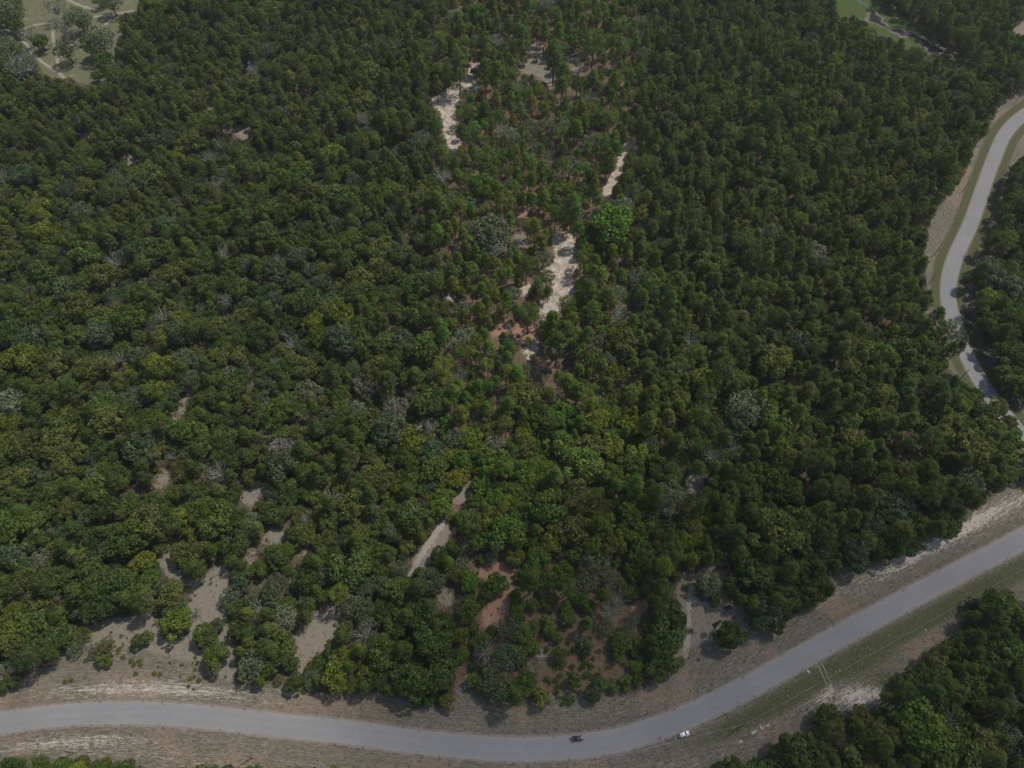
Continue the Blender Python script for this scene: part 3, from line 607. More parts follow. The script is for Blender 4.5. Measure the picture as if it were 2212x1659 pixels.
while tries < 150000:
    tries += 1
    y = RNG.uniform(-22, 600); half = (y*CT+H*ST)*.727+35; x = RNG.uniform(-half, half)
    u, v, d = proj(x, y, 6.)
    if v > PH+90: continue
    w = mixof(u, v); ks = list(w); p_ = np.array([max(.02, w[k]) for k in ks]); p_ /= p_.sum(); kind = ks[int(RNG.choice(3, p=p_))]
    R, hc = NOM[kind]
    late = tries > 60000; last = tries > 110000
    if last: kind = O if RNG.random() < .6 else Q; R, hc = NOM[kind]
    big = tries < 9000
    if big: s = {O: RNG.uniform(1.25, 1.75), Q: RNG.uniform(1.3, 1.8), PN: RNG.uniform(1.25, 1.5)}[kind]
    else: s = {O: RNG.uniform(.62, 1.25), Q: RNG.uniform(.7, 1.3), PN: RNG.uniform(.8, 1.3)}[kind]
    if big and RNG.random() < .80: continue
    if late: s *= .78
    if last: s = RNG.uniform(.36, .55)
    if last and 945 < u < 1385 and v < 860: continue
    r = R*s
    pack = RNG.uniform(.48, .72)
    if 940 < u < 1390 and v < 850: pack *= 1.22
    if 1190 < v and 975 < u < 1400: pack *= 1.22
    if u > 1390: pack *= .97
    if clash(x, y, r, pack): continue
    if on_road(x, y, 4): continue
    bad = False
    cu, cv_, _ = proj(x, y, hc*s)
    for dx, dy in dirs:
        a, b, _ = proj(x+dx*r, y+dy*r, hc*s)
        if lookup(a, b, 1): bad = True; break
    if bad or lookup(cu, cv_, 1) or lookup(*proj(x, y, hc*s*1.4)[:2], 1) or lookup(*proj(x, y, hc*s*.45)[:2], 1): continue
    tn_ = tone_for(kind, cu, cv_)
    TREES.append((kind, x, y, s, int(RNG.integers(len(VAR[kind]))), RNG.uniform(0, 6.28), tint_of(tn_), tn_)); addg(len(TREES)-1)
# ------------------------------------------------------------------ individuals (the 300 of a kind that show largest) and the rest as one mass per kind
def tone_name(T): return T[7]
NAMES = {O: ('oak_tree', 'oak', 'oak tree'), Q: ('scrub_oak', 'scrub oak', 'scrub oak'), PN: ('pine_tree', 'pine', 'pine tree'), YT: ('young_tree', 'young tree', 'young tree'), BU: ('bush', 'bush', 'bush')}
GROUPS = {O: 'oaks of the forest', Q: 'grey-green scrub oaks of the forest', PN: 'pines of the forest', YT: 'young trees in the clearings', BU: 'low bushes on open ground'}
MARKS = [(c1(440,1555),'the lower left utility pole'),(c1(1610,1585),"the second lower pole"),((1246,1597),'the maroon car'),((1476,1586),'the white car'),(c3(1570,766),"the white verge rock"),
 (c1(1340,700),"the lower left sandy corridor"),(c1(930,840),"the small tree pair"),(c1(1990,850),"the second sandy lane"),(c1(1750,150),"the small upper sand opening"),(c1(1050,300),"the sandy corridor's tip"),
 (c1(500,800),'the loose oaks at the sand edge'),(c1(60,1200),'the verge corner at far left'),(c2(570,250),"the pale plot path"),(c2(1060,610),'the tangled fallen grey crown'),(c2(1300,900),"the forked dead tree"),(c2(285,1050),'the bare limbs over the verge'),
 (c2(900,390),'the orange soil gap in the plot'),(c2(1550,1000),'the brown plot clearing'),(c2(1740,430),"the grey-green oak cluster"),(c2(1300,1300),"the plot verge"),(c3(165,470),"the grey round clearing tree"),(c3(290,790),"the lone round roadside tree"),
 (c3(945,370),"the fallen roadside log"),(c3(1880,60),'the verge corner at the right edge'),(c3(1120,1200),"the white scraped patch"),(c3(1880,560),'the wood tip by the green verge'),(c3(1560,1420),"the broad bright oak"),(c3(2150,1270),'the grey bare tree at lower right'),
 (c4(80,1480),"the right sand hole"),(c4(1880,1560),"the long pale log"),(c4(1640,600),"the leaning roadside pines"),(c4(2050,560),'the big white dead tree'),(c4(1600,175),"the side road pole"),(c4(400,980),"the huge grey oak"),
 (c4(100,500),"the blue-grey oak"),(c4(1000,500),'the centre of the right forest'),(c4(1300,1200),"the olive roadside oak dome"),(c9(1840,1200),'the second pole up the side road'),(c9(1650,340),'the lower end of the creek'),(c9(1200,100),'the creek bend'),(c9(1060,60),'the marsh corner'),(c9(2175,630),'the farthest pole'),
 (c9(500,800),"the upper right forest"),(c9(1200,1000),"the side road bend"),(c8(730,760),'the upper white sand lane'),(c8(1280,430),"the top grassy clearing"),(c8(1540,430),"the second clearing"),(c8(1780,1100),'the thin white track'),(c8(1190,760),"the upper silver dead tree"),(c8(1000,1560),'the wide pale oak in the belt'),
 (c8(1750,1450),"the bright trackside oak"),(c5(1430,200),'the main white sand track'),(c5(1105,440),"the bare silver tree"),(c5(1250,740),"the twiggy dead tree"),(c5(1170,920),"the middle olive oak dome"),(c5(780,1560),'the path end at the belt edge'),(c5(1600,1300),"the middle right canopy"),(c5(530,1130),'the thin white snag'),
 (c6(1180,1000),"the narrow left sandy gap"),(c6(1640,820),'the tiny pink sand spot'),(c6(1045,1440),"the sandy slit"),(c6(1640,1540),"the sandy hole"),(c6(455,620),'the broken pale limb'),(c6(300,1200),"the left edge canopy"),(c7(1520,870),"the upper left sandy bend"),(c7(1715,615),'the small sand speck up left'),
 (c7(1355,690),'the short sandy strip up left'),(c7(545,880),"the small meadow opening"),(c7(830,1020),'the tan gap under the meadow'),(c7(430,325),"the round meadow oak"),(c7(480,120),"the meadow oak clump"),(c7(60,80),'the far left corner'),(c7(1500,150),'the pines past the meadow'),(c7(700,1400),'the upper canopy at left')]
ORD = 'first second third fourth fifth sixth seventh eighth ninth tenth eleventh twelfth thirteenth fourteenth fifteenth sixteenth seventeenth eighteenth nineteenth twentieth'.split()
ORD += ['twenty-'+o for o in ORD[:9]]+['thirtieth']+['thirty-'+o for o in ORD[:9]]+['fortieth']+['forty-'+o for o in ORD[:9]]+['fiftieth']
DIRS = ['right of', 'above and right of', 'above', 'above and left of', 'left of', 'below and left of', 'below', 'below and right of']
LABEL_Q = {}
def near_key(tone, word, u, v):
    m = min(range(len(MARKS)), key=lambda k: (MARKS[k][0][0]-u)**2+(MARKS[k][0][1]-v)**2); dx, dy = u-MARKS[m][0][0], MARKS[m][0][1]-v
    return (m, int(round(math.atan2(dy, dx)/(math.pi/4))) % 8, tone, word), math.hypot(dx, dy)
def near_label(tone, word, u, v):
    k, d = near_key(tone, word, u, v); n = sorted(LABEL_Q[k]).index(d)
    lab = '%s %s %s %s %s' % (ORD[n] if len(LABEL_Q[k]) > 1 else 'the', tone, word, DIRS[k[1]], MARKS[k[0]][1])
    if len(lab.replace('-', ' ').split()) > 15: lab = lab.replace('pale grey green', 'pale grey').replace(' the ', ' ', 1 if lab.startswith('the') else 9)
    return lab
used = set()
order = {}
for i, T in enumerate(TREES):
    R, hc = NOM[T[0]]; u, v, d = proj(T[1], T[2], hc*T[3])
    inside = -8 < u < PW+8 and -8 < v < PH+8
    order.setdefault(T[0], []).append((-(R*T[3]/d) if inside else 1, i, u, v))
cnt = {}
leftover = {}
for kind, L in order.items():
    for key, i, u, v in L:
        if key <= 0:
            k, d = near_key(tone_name(TREES[i]), NAMES[kind][1], u, v); LABEL_Q.setdefault(k, []).append(d)
for kind, L in order.items():
    L.sort(); nm, word, cat = NAMES[kind]; k = 0
    for key, i, u, v in L:
        T = TREES[i]
        if key > 0 or k >= 300: leftover.setdefault(kind, []).append(i); continue
        k += 1
        crown, trunk, _ = VAR[kind][T[4]]
        e = empty(nm, (T[1], T[2], 0), T[5], T[3]); e.scale.z *= stretch(i)
        cr_ = link('crown', crown, e); cr_['tint'] = [float(q) for q in T[6]]
        link('stems' if kind == BU else 'trunk', trunk, e)
        lab = near_label(tone_name(T), word, u, v)
        tag(e, lab, cat, GROUPS[kind])
    cnt[kind] = k
def forest(name, kind, ids, label):
    src = bpy.data.collections.new(name+'_variants')
    for i, (_, _, both) in enumerate(VAR[kind]):
        o = bpy.data.objects.new('%s_variant_%02d' % (kind, i), both); src.objects.link(o)
    pts = np.array([(TREES[i][1], TREES[i][2], 0) for i in ids], np.float32)
    me = bpy.data.meshes.new(name); me.vertices.add(len(pts)); me.vertices.foreach_set('co', pts.ravel())
    def fa_(nm, ty, vals, key='value'):
        q = me.attributes.new(nm, ty, 'POINT'); q.data.foreach_set(key, np.asarray(vals).ravel())
    fa_('rot', 'FLOAT_VECTOR', np.array([(0, 0, TREES[i][5]) for i in ids], np.float32), 'vector')
    fa_('scl', 'FLOAT_VECTOR', np.array([(TREES[i][3]*(1+.08*math.sin(i)), TREES[i][3]*(1-.08*math.sin(i)), TREES[i][3]*stretch(i)) for i in ids], np.float32), 'vector')
    fa_('pick', 'INT', np.array([TREES[i][4] for i in ids], np.int32))
    fa_('tint', 'FLOAT_COLOR', np.array([(*TREES[i][6], 1) for i in ids], np.float32), 'color')
    o = link(name, me); ng = bpy.data.node_groups.new(name, 'GeometryNodeTree')
    ng.interface.new_socket('Geometry', in_out='INPUT', socket_type='NodeSocketGeometry'); ng.interface.new_socket('Geometry', in_out='OUTPUT', socket_type='NodeSocketGeometry')
    N = ng.nodes; gi = N.new('NodeGroupInput'); go = N.new('NodeGroupOutput'); ip = N.new('GeometryNodeInstanceOnPoints'); ci = N.new('GeometryNodeCollectionInfo')
    ci.inputs['Collection'].default_value = src; ci.inputs['Separate Children'].default_value = True; ci.inputs['Reset Children'].default_value = True
    def na(nm, ty):
        q = N.new('GeometryNodeInputNamedAttribute'); q.data_type = ty; q.inputs['Name'].default_value = nm; return q.outputs['Attribute']
    Lk = ng.links.new
    Lk(gi.outputs[0], ip.inputs['Points']); Lk(ci.outputs[0], ip.inputs['Instance']); ip.inputs['Pick Instance'].default_value = True
    Lk(na('pick', 'INT'), ip.inputs['Instance Index']); Lk(na('rot', 'FLOAT_VECTOR'), ip.inputs['Rotation']); Lk(na('scl', 'FLOAT_VECTOR'), ip.inputs['Scale'])
    Lk(ip.outputs[0], go.inputs[0])
    md = o.modifiers.new('trees', 'NODES'); md.node_group = ng
    tag(o, label, {O: 'forest', Q: 'forest', PN: 'forest'}[kind], kind='stuff'); return o
for kind, nm, lb in ((O, 'oak_forest', 'mass of farther green oaks merging into closed canopy'), (Q, 'scrub_oak_forest', 'farther grey-green scrub oaks scattered through the canopy'), (PN, 'pine_forest', 'mass of farther dark pines filling the upper and right forest')):
    if leftover.get(kind): forest(nm, kind, leftover[kind], lb)
print('TREES', len(TREES), 'hand', NHAND, cnt, {k: len(v) for k, v in leftover.items()})

# ------------------------------------------------------------------ dead trees and logs
def dead(px, py, bx, by, h, sp, label, lean=0, f=None):
    base = at(*(f(bx, by) if f else (bx, by))); e = empty('dead_tree', (base.x, base.y, 0)); parts = []; twigs = []
    top = at(*(f(px, py) if f else (px, py)), h)
    ax = (top-base).normalized() if lean else Vector((0, 0, 1))
    def br(p, d, l, r, lvl):
        q = p + d*l*.5 + Vector((random.uniform(-1, 1), random.uniform(-1, 1), random.uniform(-.3, 1)))*l*.08; e2 = p+d*l+Vector((random.uniform(-1, 1), random.uniform(-1, 1), 0))*l*.12
        (parts if lvl < 1 else twigs).append(tube([p, q, e2], [r, r*.75, r*.45], 5))
        if lvl < 4:
            for _ in range(3 if lvl else 5):
                dd = (d*.7+Vector((random.uniform(-1, 1), random.uniform(-1, 1), random.uniform(-.35, .6)))*sp).normalized()
                br(q.lerp(e2, random.random()), dd, l*random.uniform(.5, .75), max(.025, r*.5), lvl+1)
    br(Vector((0, 0, -.1)), ax, h*.5, .24, 0)
    V, Fc = join(parts); link('trunk', mesh_np('dead_trunk', V, Fc, [DEADW], smooth=True), e)
    V, Fc = join(twigs); link('branches', mesh_np('dead_branches', V, Fc, [DEADW], smooth=True), e)
    tag(e, label, 'dead tree', 'bleached dead trees'); return e
dead(1104, 697, 1105.6, 727, 8.5, .9, 'bare silver dead tree standing left of the white sandy track')
dead(1153, 792, 1167, 808, 7.5, 1.0, 'grey leafless tree with dense twigs below the end of the sandy track')
dead(350, 610, 1000, 640, 5, 1.1, 'tangled grey fallen crown lying on red soil in the plot above the road', 0, lambda x, y: c2(1060, 610) if x == 350 else c2(1045, 640))
dead(0, 0, 0, 0, 6, .7, 'small white forked dead tree standing in the brown plot clearing', 0, lambda x, y: c2(1300, 945))
dead(0, 0, 0, 0, 8, .9, 'pale bare limbs reaching over the verge, left of the thinned plot', 0, lambda x, y: c2(285, 1100))
dead(0, 0, 0, 0, 13, .55, 'large white branching dead tree at the right edge beyond the side road', 0, lambda x, y: c4(2050, 640))
dead(0, 0, 0, 0, 9, .9, 'grey bare tree at the lower right edge of the woods below the road', 0, lambda x, y: c3(2150, 1270))
dead(0, 0, 0, 0, 10, .8, 'thin white snag rising among the oaks just left of the middle belt', 0, lambda x, y: c5(530, 1130))
dead(0, 0, 0, 0, 7, .9, 'white bare tree at the upper edge of the sandy clearing in the right woods', 0, lambda x, y: c3(80, 80))
dead(0, 0, 0, 0, 8, .9, 'silver dead tree on bare ground in the upper middle belt', 0, lambda x, y: c8(1190, 760))
dead(0, 0, 0, 0, 7, 1.0, 'grey dead oak among dark oaks on the left edge of the woods below the path', 0, lambda x, y: c2(215, 90))
def log(a, b, r, label, mat=DEADW):
    p, q = at(*a, r), at(*b, r); e = empty('fallen_log', (p.x, p.y, 0)); d = q-p; n = Vector((-d.y, d.x, 0)).normalized()
    V, Fc = tube([(0, 0, r), d*.35+n*.08+Vector((0, 0, r)), d*.7-n*.06+Vector((0, 0, r)), d+Vector((0, 0, r))], [r, r*.9, r*.75, r*.45], 7)
    link('stem', mesh_np('log', V, Fc, [mat], smooth=True), e); parts = []
    for k in range(3):
        s = d*(.45+.18*k)+Vector((0, 0, r)); parts.append(tube([s, s+n*(1 if k % 2 else -1)*.9+d.normalized()*.8+Vector((0, 0, .3))], [r*.4, r*.12], 5))
    V, Fc = join(parts); link('branch_stub', mesh_np('stub', V, Fc, [mat]), e); tag(e, label, 'log', 'pale fallen logs')
log(c3(925,335), c3(968,412), .15, 'pale fallen log at the forest edge above the straight road')
log(c3(280,580), c3(345,685), .13, 'pale log lying between the two round trees in the sandy clearing')
log(c4(1820,1520), c4(1945,1592), .16, 'long pale log at the forest corner near the right edge')
log(c2(1260,936), c2(1370,932), .12, 'thin white log lying crosswise under the forked dead tree')
log(c2(1210,968), c2(1300,972), .09, 'short pale log just below the crosswise one in the plot')
log(c3(435,775), c3(490,785), .12, 'short pale log at the clearing corner near the road verge')
log(c2(960,680), c2(935,730), .08, 'thin grey stick log on the red soil patch in the plot')
log(c6(440,610), c6(475,632), .2, 'pale broken limb showing in a gap of the left forest')

# ------------------------------------------------------------------ rocks, loose stones, grass tufts
LIME = noisy('limestone', (.36, .34, .30), 3, .2)
def rock(p, s, label):
    bm = bmesh.new(); bmesh.ops.create_icosphere(bm, subdivisions=2, radius=1)
    for v in bm.verts: v.co *= 1+random.uniform(-.2, .15); v.co.x *= s[0]; v.co.y *= s[1]; v.co.z = max(-.1, v.co.z*s[2])
    me = bpy.data.meshes.new('rock'); bm.to_mesh(me); bm.free(); me.materials.append(LIME); o = link('rock', me); q = at(*p); o.location = (q.x, q.y, s[2]*.3); o.rotation_euler = (0, 0, .4)
    tag(o, label, 'rock', 'pale rocks on the verge')
rock(c3(462,1428), (1.3,.55,.4), 'long flat pale rock on the verge below the road, left of the pair')
rock(c3(508,1400), (.55,1.0,.4), 'pale upright rock lying right of the long flat one below the road')
rock(c3(552,1385), (.8,.35,.3), 'small pale rock, rightmost of the three below the road')
rock(c3(812,1036), (.6,.75,.45), 'pale boulder at the road edge left of the wheel marks')
rock(c3(1572,766), (.5,.4,.35), 'small white rock on the brown verge below the straight road')
rock(c3(378,1490), (.8,.5,.3), 'pale rock on the verge nearest the forest edge below the road')
ico = bmesh.new(); bmesh.ops.create_icosphere(ico, subdivisions=1, radius=1); IV = np.array([v.co[:] for v in ico.verts]); IF = np.array([[v.index for v in f.verts] for f in ico.faces]); ico.free()
def scatter_on(cls, n, keep=None):
    out = []; ys, xs = np.nonzero(MASK[cls])
    while len(out) < n:
        k = RNG.integers(len(ys)); p = at(xs[k]*2+RNG.uniform(-1, 1), ys[k]*2+RNG.uniform(-1, 1))
        if on_road(p.x, p.y, 1.4): continue
        if keep and not keep(xs[k]*2, ys[k]*2): continue
        out.append((p.x, p.y))
    return np.array(out)
pts = np.concatenate([scatter_on('verge', 700, lambda u, v: v > 1200 and u > 1000), scatter_on('verge', 220, lambda u, v: u > 1780 and 1440 < v < 1560)])
s = RNG.uniform(.06, .2, len(pts))
V = (IV[None]*np.stack([s*RNG.uniform(.8, 1.5, len(s)), s, s*.6], -1)[:, None]*RNG.uniform(.8, 1.2, (len(s), len(IV), 1)) + np.concatenate([pts, s[:, None]*.2], 1)[:, None]).reshape(-1, 3)
Fc = (IF[None]+np.arange(len(s))[:, None, None]*len(IV)).reshape(-1, 3)
tag(link('loose_stones', mesh_np('stones', V, Fc, [LIME])), 'small white stones strewn along the grassy road verges', 'stones', kind='stuff')
t = NT('verge_grass'); lv = t.attr('lv').outputs['Fac']; GRASS = t.base(t.mix(lv, (.055, .085, .02), (.20, .19, .07)), .85, .1)
pts = np.concatenate([scatter_on('verge', 5200), scatter_on('sand', 900), scatter_on('litter', 700), scatter_on('meadow', 700), scatter_on('grassy', 200), scatter_on('marsh', 500)])
Vs = []; lvs = []
C0 = np.repeat(np.concatenate([pts, np.full((len(pts), 1), .12)], 1), 7, 0); sp = np.repeat(RNG.uniform(.1, .42, len(pts)), 7)
C0 = C0+RNG.normal(0, 1, C0.shape)*np.stack([sp, sp, sp*.25], -1); C0[:, 2] = np.abs(C0[:, 2])+.05
V, Fc = leaves(C0, np.tile(np.array([[0, 0, 1.]]), (len(C0), 1)), .13*np.ones(len(C0)), .7, .8)
tag(link('grass_tufts', mesh_np('tufts', V, Fc, [GRASS], dict(lv=np.repeat(RNG.random(len(pts))**1.5, 7)))), 'tufts of weeds and grass dotted over verges and clearings', 'grass', kind='stuff')

# ------------------------------------------------------------------ utility poles and wires
PW_M = noisy('weathered_pole', (.13, .10, .08), 2, .3); WIRE = noisy('aluminium_wire', (.5, .5, .5), 2, .1, .5); PORC = noisy('insulator', (.4, .38, .35), 2, .1, .4)
def boxm(c, s):
    V = [(c[0]+i*s[0]/2, c[1]+j*s[1]/2, c[2]+k*s[2]/2) for i in (-1, 1) for j in (-1, 1) for k in (-1, 1)]
    return V, [(0, 1, 3, 2), (4, 6, 7, 5), (0, 4, 5, 1), (2, 3, 7, 6), (0, 2, 6, 4), (1, 5, 7, 3)]
PT = {}
def pole(key, b, t_, label):
    p = at(*b); best = min(np.arange(5, 13, .25), key=lambda h: abs(proj(p.x, p.y, h)[0]-t_[0])+abs(proj(p.x, p.y, h)[1]-t_[1])); h = max(8.0, float(best))
    e = empty('utility_pole', (p.x, p.y, 0), .5); V, Fc = tube([(0, 0, -.2), (0, 0, h*.5), (0, 0, h)], [.20, .17, .13], 8)
    V = list(V); Fc = list(Fc); Fc.append(tuple(range(16, 24))); link('pole', mesh_py('pole', V, Fc, PW_M), e)
    ca = link('crossarm', mesh_py('arm', *boxm((0, -.16, h-.5), (1.8, .1, .13)), PW_M), e)
    for x in (-.8, 0.35, .8):
        V, Fc = tube([(x, -.16, h-.44), (x, -.16, h-.36), (x, -.16, h-.26)], [.04, .07, .03], 6); link('insulator', mesh_py('ins', V, Fc, PORC), ca)
    tag(e, label, 'utility pole', 'wooden utility poles along the roads'); PT[key] = Vector((p.x, p.y, h-.25))
pole(2, c9(1815,1240), c9(1865,1172), 'wooden utility pole on the sandy verge left of the side road, second from top')
pole(3, c9(1630,1650), c9(1690,1570), 'wooden utility pole by the treeline left of the side road, third from top')
pole(1, c4(1600,175), c4(1640,125), 'wooden utility pole close to the treeline where the side road is straight')
pole(4, c9(2155,665), c9(2195,600), 'wooden utility pole near the right edge, farthest one up the side road')
pole(5, c4(1800,795), c4(1840,755), 'wooden utility pole on grass under the overhanging pines by the side road')
pole(6, c3(360,1400), c3(415,1380), 'dark utility pole below the road, right of the white car')
pole(7, c1(480,1562), c1(395,1540), 'dark utility pole at the lower left, nearest the left edge')
pole(8, c1(1635,1593), c1(1580,1570), 'dark utility pole below the road at lower left, second from the left edge')
def wire(a, b, label):
    n = 14; path = [a.lerp(b, i/n)-Vector((0, 0, 1.6*(1-(2*i/n-1)**2))) for i in range(n+1)]; V, Fc = tube([tuple(p-a) for p in path], [.018]*(n+1), 4)
    o = link('power_line', mesh_np('wire', V, Fc, [WIRE])); o.location = a; tag(o, label, 'cable', 'overhead wires')
mid = at(1040, 1705, 8.5); far_ = at(2300, 1180, 8.5)
wire(PT[7], PT[8], 'overhead wire between the two dark poles at lower left')
wire(PT[8], mid, 'overhead wire leaving the second pole towards the bottom edge')
wire(mid, PT[6], 'overhead wire rising from the bottom edge to the pole near the white car')
wire(PT[6], far_, 'long overhead wire running along the green verge to the right edge')

# ------------------------------------------------------------------ cars
def paint(name, c, rough=.3):
    t = NT(name); t.base(t.mix(t.noise(2, 3), tuple(x*.93 for x in c), c), rough, .5); t.b.inputs['Coat Weight'].default_value = .6; t.b.inputs['Coat Roughness'].default_value = .08; return t.m
RED = paint('maroon_paint', (.07, .021, .026)); WHT = paint('white_paint', (.5, .5, .5)); GLS = NT('car_glass'); GLS = GLS.base((.012, .016, .02), .06, .6)
TYR = noisy('rubber', (.02, .02, .02), 9, .2); RIM = noisy('alloy', (.4, .4, .42), 5, .1, .3, .6); LGT = noisy('lamp_clear', (.65, .66, .66), 5, .05, .15, .6); TLG = noisy('lamp_red', (.35, .02, .02), 5, .1, .2, .6); BLK = noisy('black_trim', (.03, .03, .03), 6, .2, .5)
def loft(st, name, mat, parent, close=True, smooth=True):
    """st: list of (x, [(y,z)...]) half sections from centre bottom round to centre top, mirrored"""
    V = []; Fc = []; k = None
    for x, sec in st:
        full = [(y, z) for y, z in sec]+[(-y, z) for y, z in sec[::-1] if y > 1e-4]; k = len(full)
        V += [(x, y, z) for y, z in full]
    for i in range(len(st)-1):
        for j in range(k): Fc.append((i*k+j, (i+1)*k+j, (i+1)*k+(j+1) % k, i*k+(j+1) % k))
    if close: Fc.append(tuple(range(k))); Fc.append(tuple(range(len(V)-k, len(V)))[::-1])
    me = mesh_py(name, V, Fc, mat, smooth); o = link(name, me, parent)
    if smooth:
        md = o.modifiers.new('soft', 'BEVEL'); md.width = .03; md.segments = 2; md.limit_method = 'ANGLE'; md.angle_limit = math.radians(40)
    return o
def car(loc, rz, L, Wd, Hh, mat, label, hatch, roofmat):
    e = empty('parked_car', (loc.x, loc.y, .085), rz); w = Wd/2; hl = L/2
    # body: shoulder heights along the length
    st = []
    for fx, zt, wf, zb in ((-1, .62, .70, .38), (-.96, .84, .86, .28), (-.82, .94, .96, .22), (-.5, .96, 1, .20), (0, .95, 1, .20), (.35, .93, 1, .20), (.62, .88, .98, .21), (.85, .78, .92, .24), (.96, .66, .80, .30), (1, .52, .62, .36)):
        ww = w*wf; st.append((fx*hl, [(0, zb), (ww*.85, zb), (ww*.98, zb+.12), (ww, (zb+zt)/2), (ww*.96, zt-.08), (ww*.86, zt), (0, zt+.03)]))
    loft(st, 'body', mat, e)
    rx0, rx1 = (-.72 if hatch else -.42), .16; bx, fx_ = (-.90 if hatch else -.66), .46
    zc = .95; zr = Hh; ww = w*.9; wr = w*.70
    def quad(name, pts, mt, th=.0):
        return link(name, mesh_py(name, pts, [tuple(range(len(pts)))], mt), e)
    # pillars and cabin shell in paint, glass panes set proud of it
    loft([(bx*hl, [(0, zc-.05), (ww*.9, zc-.05), (ww*.9, zc), (0, zc+.01)]), (rx0*hl, [(0, zc-.05), (ww, zc-.05), (wr, zr-.03), (0, zr)]), ((rx0+rx1)/2*hl, [(0, zc-.05), (ww, zc-.05), (wr*1.03, zr+.0), (0, zr+.035)]), (rx1*hl, [(0, zc-.05), (ww, zc-.05), (wr, zr-.03), (0, zr)]), (fx_*hl, [(0, zc-.06), (ww*.9, zc-.06), (ww*.9, zc-.02), (0, zc-.01)])], 'cabin', mat, e)
    u = .014
    quad('windshield', [(fx_*hl*.97, -ww*.82, zc+.03+u), (fx_*hl*.97, ww*.82, zc+.03+u), (rx1*hl+.03, wr*.9, zr-.035+u), (rx1*hl+.03, -wr*.9, zr-.035+u)], GLS)
    quad('rear_window', [(rx0*hl-.03, -wr*.9, zr-.04+u), (rx0*hl-.03, wr*.9, zr-.04+u), (bx*hl*.985, ww*.8, zc+.05+u), (bx*hl*.985, -ww*.8, zc+.05+u)], GLS)
    for sgn in (-1, 1):
        for a, b in ((rx0*.9, (rx0+rx1)/2-.02), ((rx0+rx1)/2+.02, rx1*.95)):
            quad('side_window', [(a*hl, sgn*(ww*.97+u), zc+.04), (b*hl+(.18 if b > 0 else 0), sgn*(ww*.97+u), zc+.04), (b*hl, sgn*(wr*1.04+u+.02), zr-.09), (a*hl, sgn*(wr*1.04+u+.02), zr-.09)][::sgn], GLS)
        V, Fc = boxm((fx_*hl*.72, sgn*(w+.06), 1.0), (.14, .2, .13)); link('mirror', mesh_py('mirror', V, Fc, mat), e)
        V, Fc = boxm((hl*.925, sgn*w*.64, .66), (.20, .34, .12)); o = link('headlight', mesh_py('headlight', V, Fc, LGT), e)
        V, Fc = boxm((-hl*.962, sgn*w*.70, .78), (.12, .30, .16)); link('tail_light', mesh_py('tail', V, Fc, TLG), e)
        for fx in (-.60, .62):
            wh = empty('wheel', (fx*hl, sgn*(w-.10), .32)); wh.parent = e
            V, Fc = tube([(0, -.11, 0), (0, -.09, 0), (0, .09, 0), (0, .11, 0)], [.27, .325, .325, .27], 20); link('tyre', mesh_py('tyre', V, Fc, TYR), wh)
            V, Fc = tube([(0, sgn*.04, 0), (0, sgn*.115, 0)], [.20, .19], 14); Fc = Fc+[tuple(range(14, 28)), tuple(range(13, -1, -1))]; link('rim', mesh_py('rim', V, Fc, RIM), wh)
    if roofmat:
        V = []; 
        a, b = rx0*hl+.12, rx1*hl-.12; mdx = (a+b)/2
        V = [(a, -wr*.78, zr+.01), (a, wr*.78, zr+.01), (mdx, wr*.8, zr+.045), (b, wr*.78, zr+.01), (b, -wr*.78, zr+.01), (mdx, -wr*.8, zr+.045)]
        link('glass_roof', mesh_py('roof', V, [(0, 1, 2, 5), (5, 2, 3, 4)], roofmat), e)
    V, Fc = boxm((hl*.99, 0, .48), (.06, w*.9, .12)); link('grille', mesh_py('grille', V, Fc, BLK), e)
    tag(e, label, 'car'); return e
Kf = 1/1.38875
pr = at(1730*Kf, 2216*Kf); pa, pb = at(1712*Kf, 2217.5*Kf), at(1750*Kf, 2214*Kf); car(pr, math.atan2((pa-pb).y, (pa-pb).x), 4.75, 1.82, 1.42, RED, 'dark maroon car with glossy dark roof standing on the curve of the road', False, GLS)
pr = at(2050.5*Kf, 2203*Kf); pa, pb = at(2035*Kf, 2208*Kf), at(2066*Kf, 2197.5*Kf); car(pr, math.atan2((pb-pa).y, (pb-pa).x), 4.4, 1.85, 1.52, WHT, 'white car parked half on the grassy edge of the road bend', True, None)

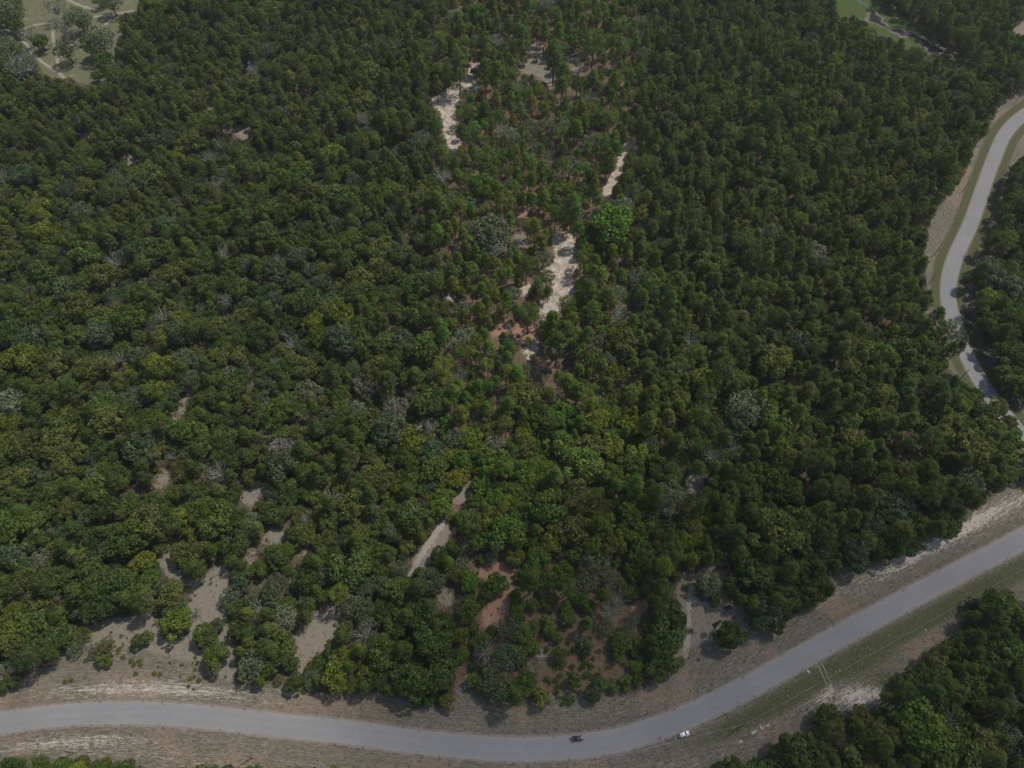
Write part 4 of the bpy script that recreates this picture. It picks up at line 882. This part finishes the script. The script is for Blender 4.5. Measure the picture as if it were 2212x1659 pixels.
# ------------------------------------------------------------------ person at the road edge
def person(p, rz):
    e = empty('person', (p.x, p.y, .03), rz)
    J = dict(pel=(0, 0, .95, .15), wai=(0, 0, 1.1, .13), che=(0, 0, 1.32, .15), nec=(0, .0, 1.50, .06), hea=(0, .02, 1.60, .09), top=(0, .01, 1.71, .085))
    E = [('pel', 'wai'), ('wai', 'che'), ('che', 'nec'), ('nec', 'hea'), ('hea', 'top')]
    for s_, n in ((1, 'l'), (-1, 'r')):
        J.update({n+'h': (s_*.10, 0, .90, .09), n+'k': (s_*.12, .02*s_, .50, .058), n+'a': (s_*.12, 0, .09, .042), n+'t': (s_*.13, .15, .04, .035),
                  n+'s': (s_*.19, 0, 1.42, .058), n+'e': (s_*.25, .04, 1.14, .042), n+'w': (s_*.17, .28, 1.12, .028), n+'p': (s_*.13, .36, 1.13, .026)})
        E += [('pel', n+'h'), (n+'h', n+'k'), (n+'k', n+'a'), (n+'a', n+'t'), ('che', n+'s'), (n+'s', n+'e'), (n+'e', n+'w'), (n+'w', n+'p')]
        for q in range(5):
            J[n+'f%d' % q] = (s_*(.13-.028*(q-1.5)) if q < 4 else s_*.085, .44-(.012*abs(q-1.5)) if q < 4 else .38, 1.12, .009); J[n+'g%d' % q] = (J[n+'f%d' % q][0], J[n+'f%d' % q][1]+.025, 1.095, .008)
            E += [(n+'p', n+'f%d' % q), (n+'f%d' % q, n+'g%d' % q)]
    K = list(J); me = bpy.data.meshes.new('person_body'); me.from_pydata([J[k][:3] for k in K], [(K.index(a), K.index(b)) for a, b in E], [])
    o = link('body', me, e); md = o.modifiers.new('skin', 'SKIN'); me.skin_vertices or None
    for i, k in enumerate(K):
        sv = me.skin_vertices[0].data[i]; sv.radius = (J[k][3], J[k][3]*.85); sv.use_root = (k == 'pel')
    o.modifiers.new('sub', 'SUBSURF').levels = 1
    t = NT('dark_clothes_and_skin'); tc = t.n('ShaderNodeTexCoord'); sp_ = t.n('ShaderNodeSeparateXYZ'); t.l(tc.outputs['Object'], sp_.inputs[0])
    c = t.mix(t.ramp(sp_.outputs[2], .93, .95), (.05, .055, .07), (.045, .045, .05)); c = t.mix(t.ramp(sp_.outputs[2], 1.47, 1.49), c, (.42, .26, .19)); c = t.mix(t.ramp(sp_.outputs[1], .24, .26), c, (.42, .26, .19))
    me.materials.append(t.base(c, .8))
    bm = bmesh.new(); bmesh.ops.create_uvsphere(bm, u_segments=14, v_segments=8, radius=.108)
    for v in list(bm.verts):
        v.co.y *= 1.12
        if v.co.z < -.03 and v.co.y > .0 or v.co.z < -.06: bm.verts.remove(v)
    hm = bpy.data.meshes.new('hair'); bm.to_mesh(hm); bm.free(); hm.materials.append(noisy('dark_hair', (.03, .022, .018), 20, .3)); h = link('hair', hm, e); h.location = (0, -.005, 1.68)
    fm = [tube([(0, .095, 1.655), (0, .125, 1.625)], [.008, .016], 6), tube([(-.02, .098, 1.585), (.02, .098, 1.585)], [.006, .006], 5)]
    V, Fc = join(fm); link('nose_and_mouth', mesh_py('face', V, Fc, noisy('skin', (.40, .24, .18), 9, .1)), e)
    for s_ in (-1, 1): 
        V, Fc = tube([(s_*.034, .092, 1.65), (s_*.034, .104, 1.65)], [.013, .006], 8); link('eye', mesh_py('eye', V, Fc, BLK), e)
        V, Fc = tube([(s_*.095, .01, 1.66), (s_*.102, .01, 1.61)], [.02, .014], 6); link('ear', mesh_py('ear', V, Fc, bpy.data.materials['skin']), e)
    tag(e, 'person in dark clothes standing at the road edge left of the white car', 'person')
person(at(1980*Kf, 2214*Kf), 2.4)

# ------------------------------------------------------------------ thin cloud high above, whose soft shade lies over the lower middle and right
t = NT('thin_cloud'); t.N.remove(t.b); vs = t.n('ShaderNodeVolumeScatter'); vs.inputs['Density'].default_value = .0042; vs.inputs['Color'].default_value = (1, 1, 1, 1); t.l(vs.outputs[0], t.out.inputs['Volume'])
def cloud(px, py, rx, ry, hz, label):
    g0 = at(px, py); z = 1300; c_ = Vector((g0.x, g0.y, 0))+sunv*(z/sunv.z)
    bm = bmesh.new(); bmesh.ops.create_icosphere(bm, subdivisions=4, radius=1)
    from mathutils import noise as mn
    for v in bm.verts:
        k = 1+.30*mn.noise(v.co*1.6+Vector((px*.01, 0, 0)))+.14*mn.noise(v.co*4); v.co = Vector((v.co.x*rx*k, v.co.y*ry*k, v.co.z*hz*k))
    me = bpy.data.meshes.new('cloud'); bm.to_mesh(me); bm.free(); me.materials.append(t.m); o = link('cloud', me); o.location = c_
    o['kind'] = 'structure'; return o
cloud(1600, 1440, 150, 75, 120, '')
ht = NT('pale_haze'); ht.N.remove(ht.b); hv = ht.n('ShaderNodeVolumePrincipled'); hv.inputs['Color'].default_value = (.92, .93, .92, 1); hv.inputs['Density'].default_value = .00007; hv.inputs['Anisotropy'].default_value = .3
ht.l(hv.outputs[0], ht.out.inputs['Volume'])
V, Fc = boxm((0, 0, 146), (8100, 8100, 298)); tag(link('haze', mesh_py('haze', V, Fc, ht.m)), kind='stuff')
S.cycles.volume_bounces = 0
S.cycles.max_bounces = 6; S.cycles.diffuse_bounces = 3; S.cycles.transparent_max_bounces = 8
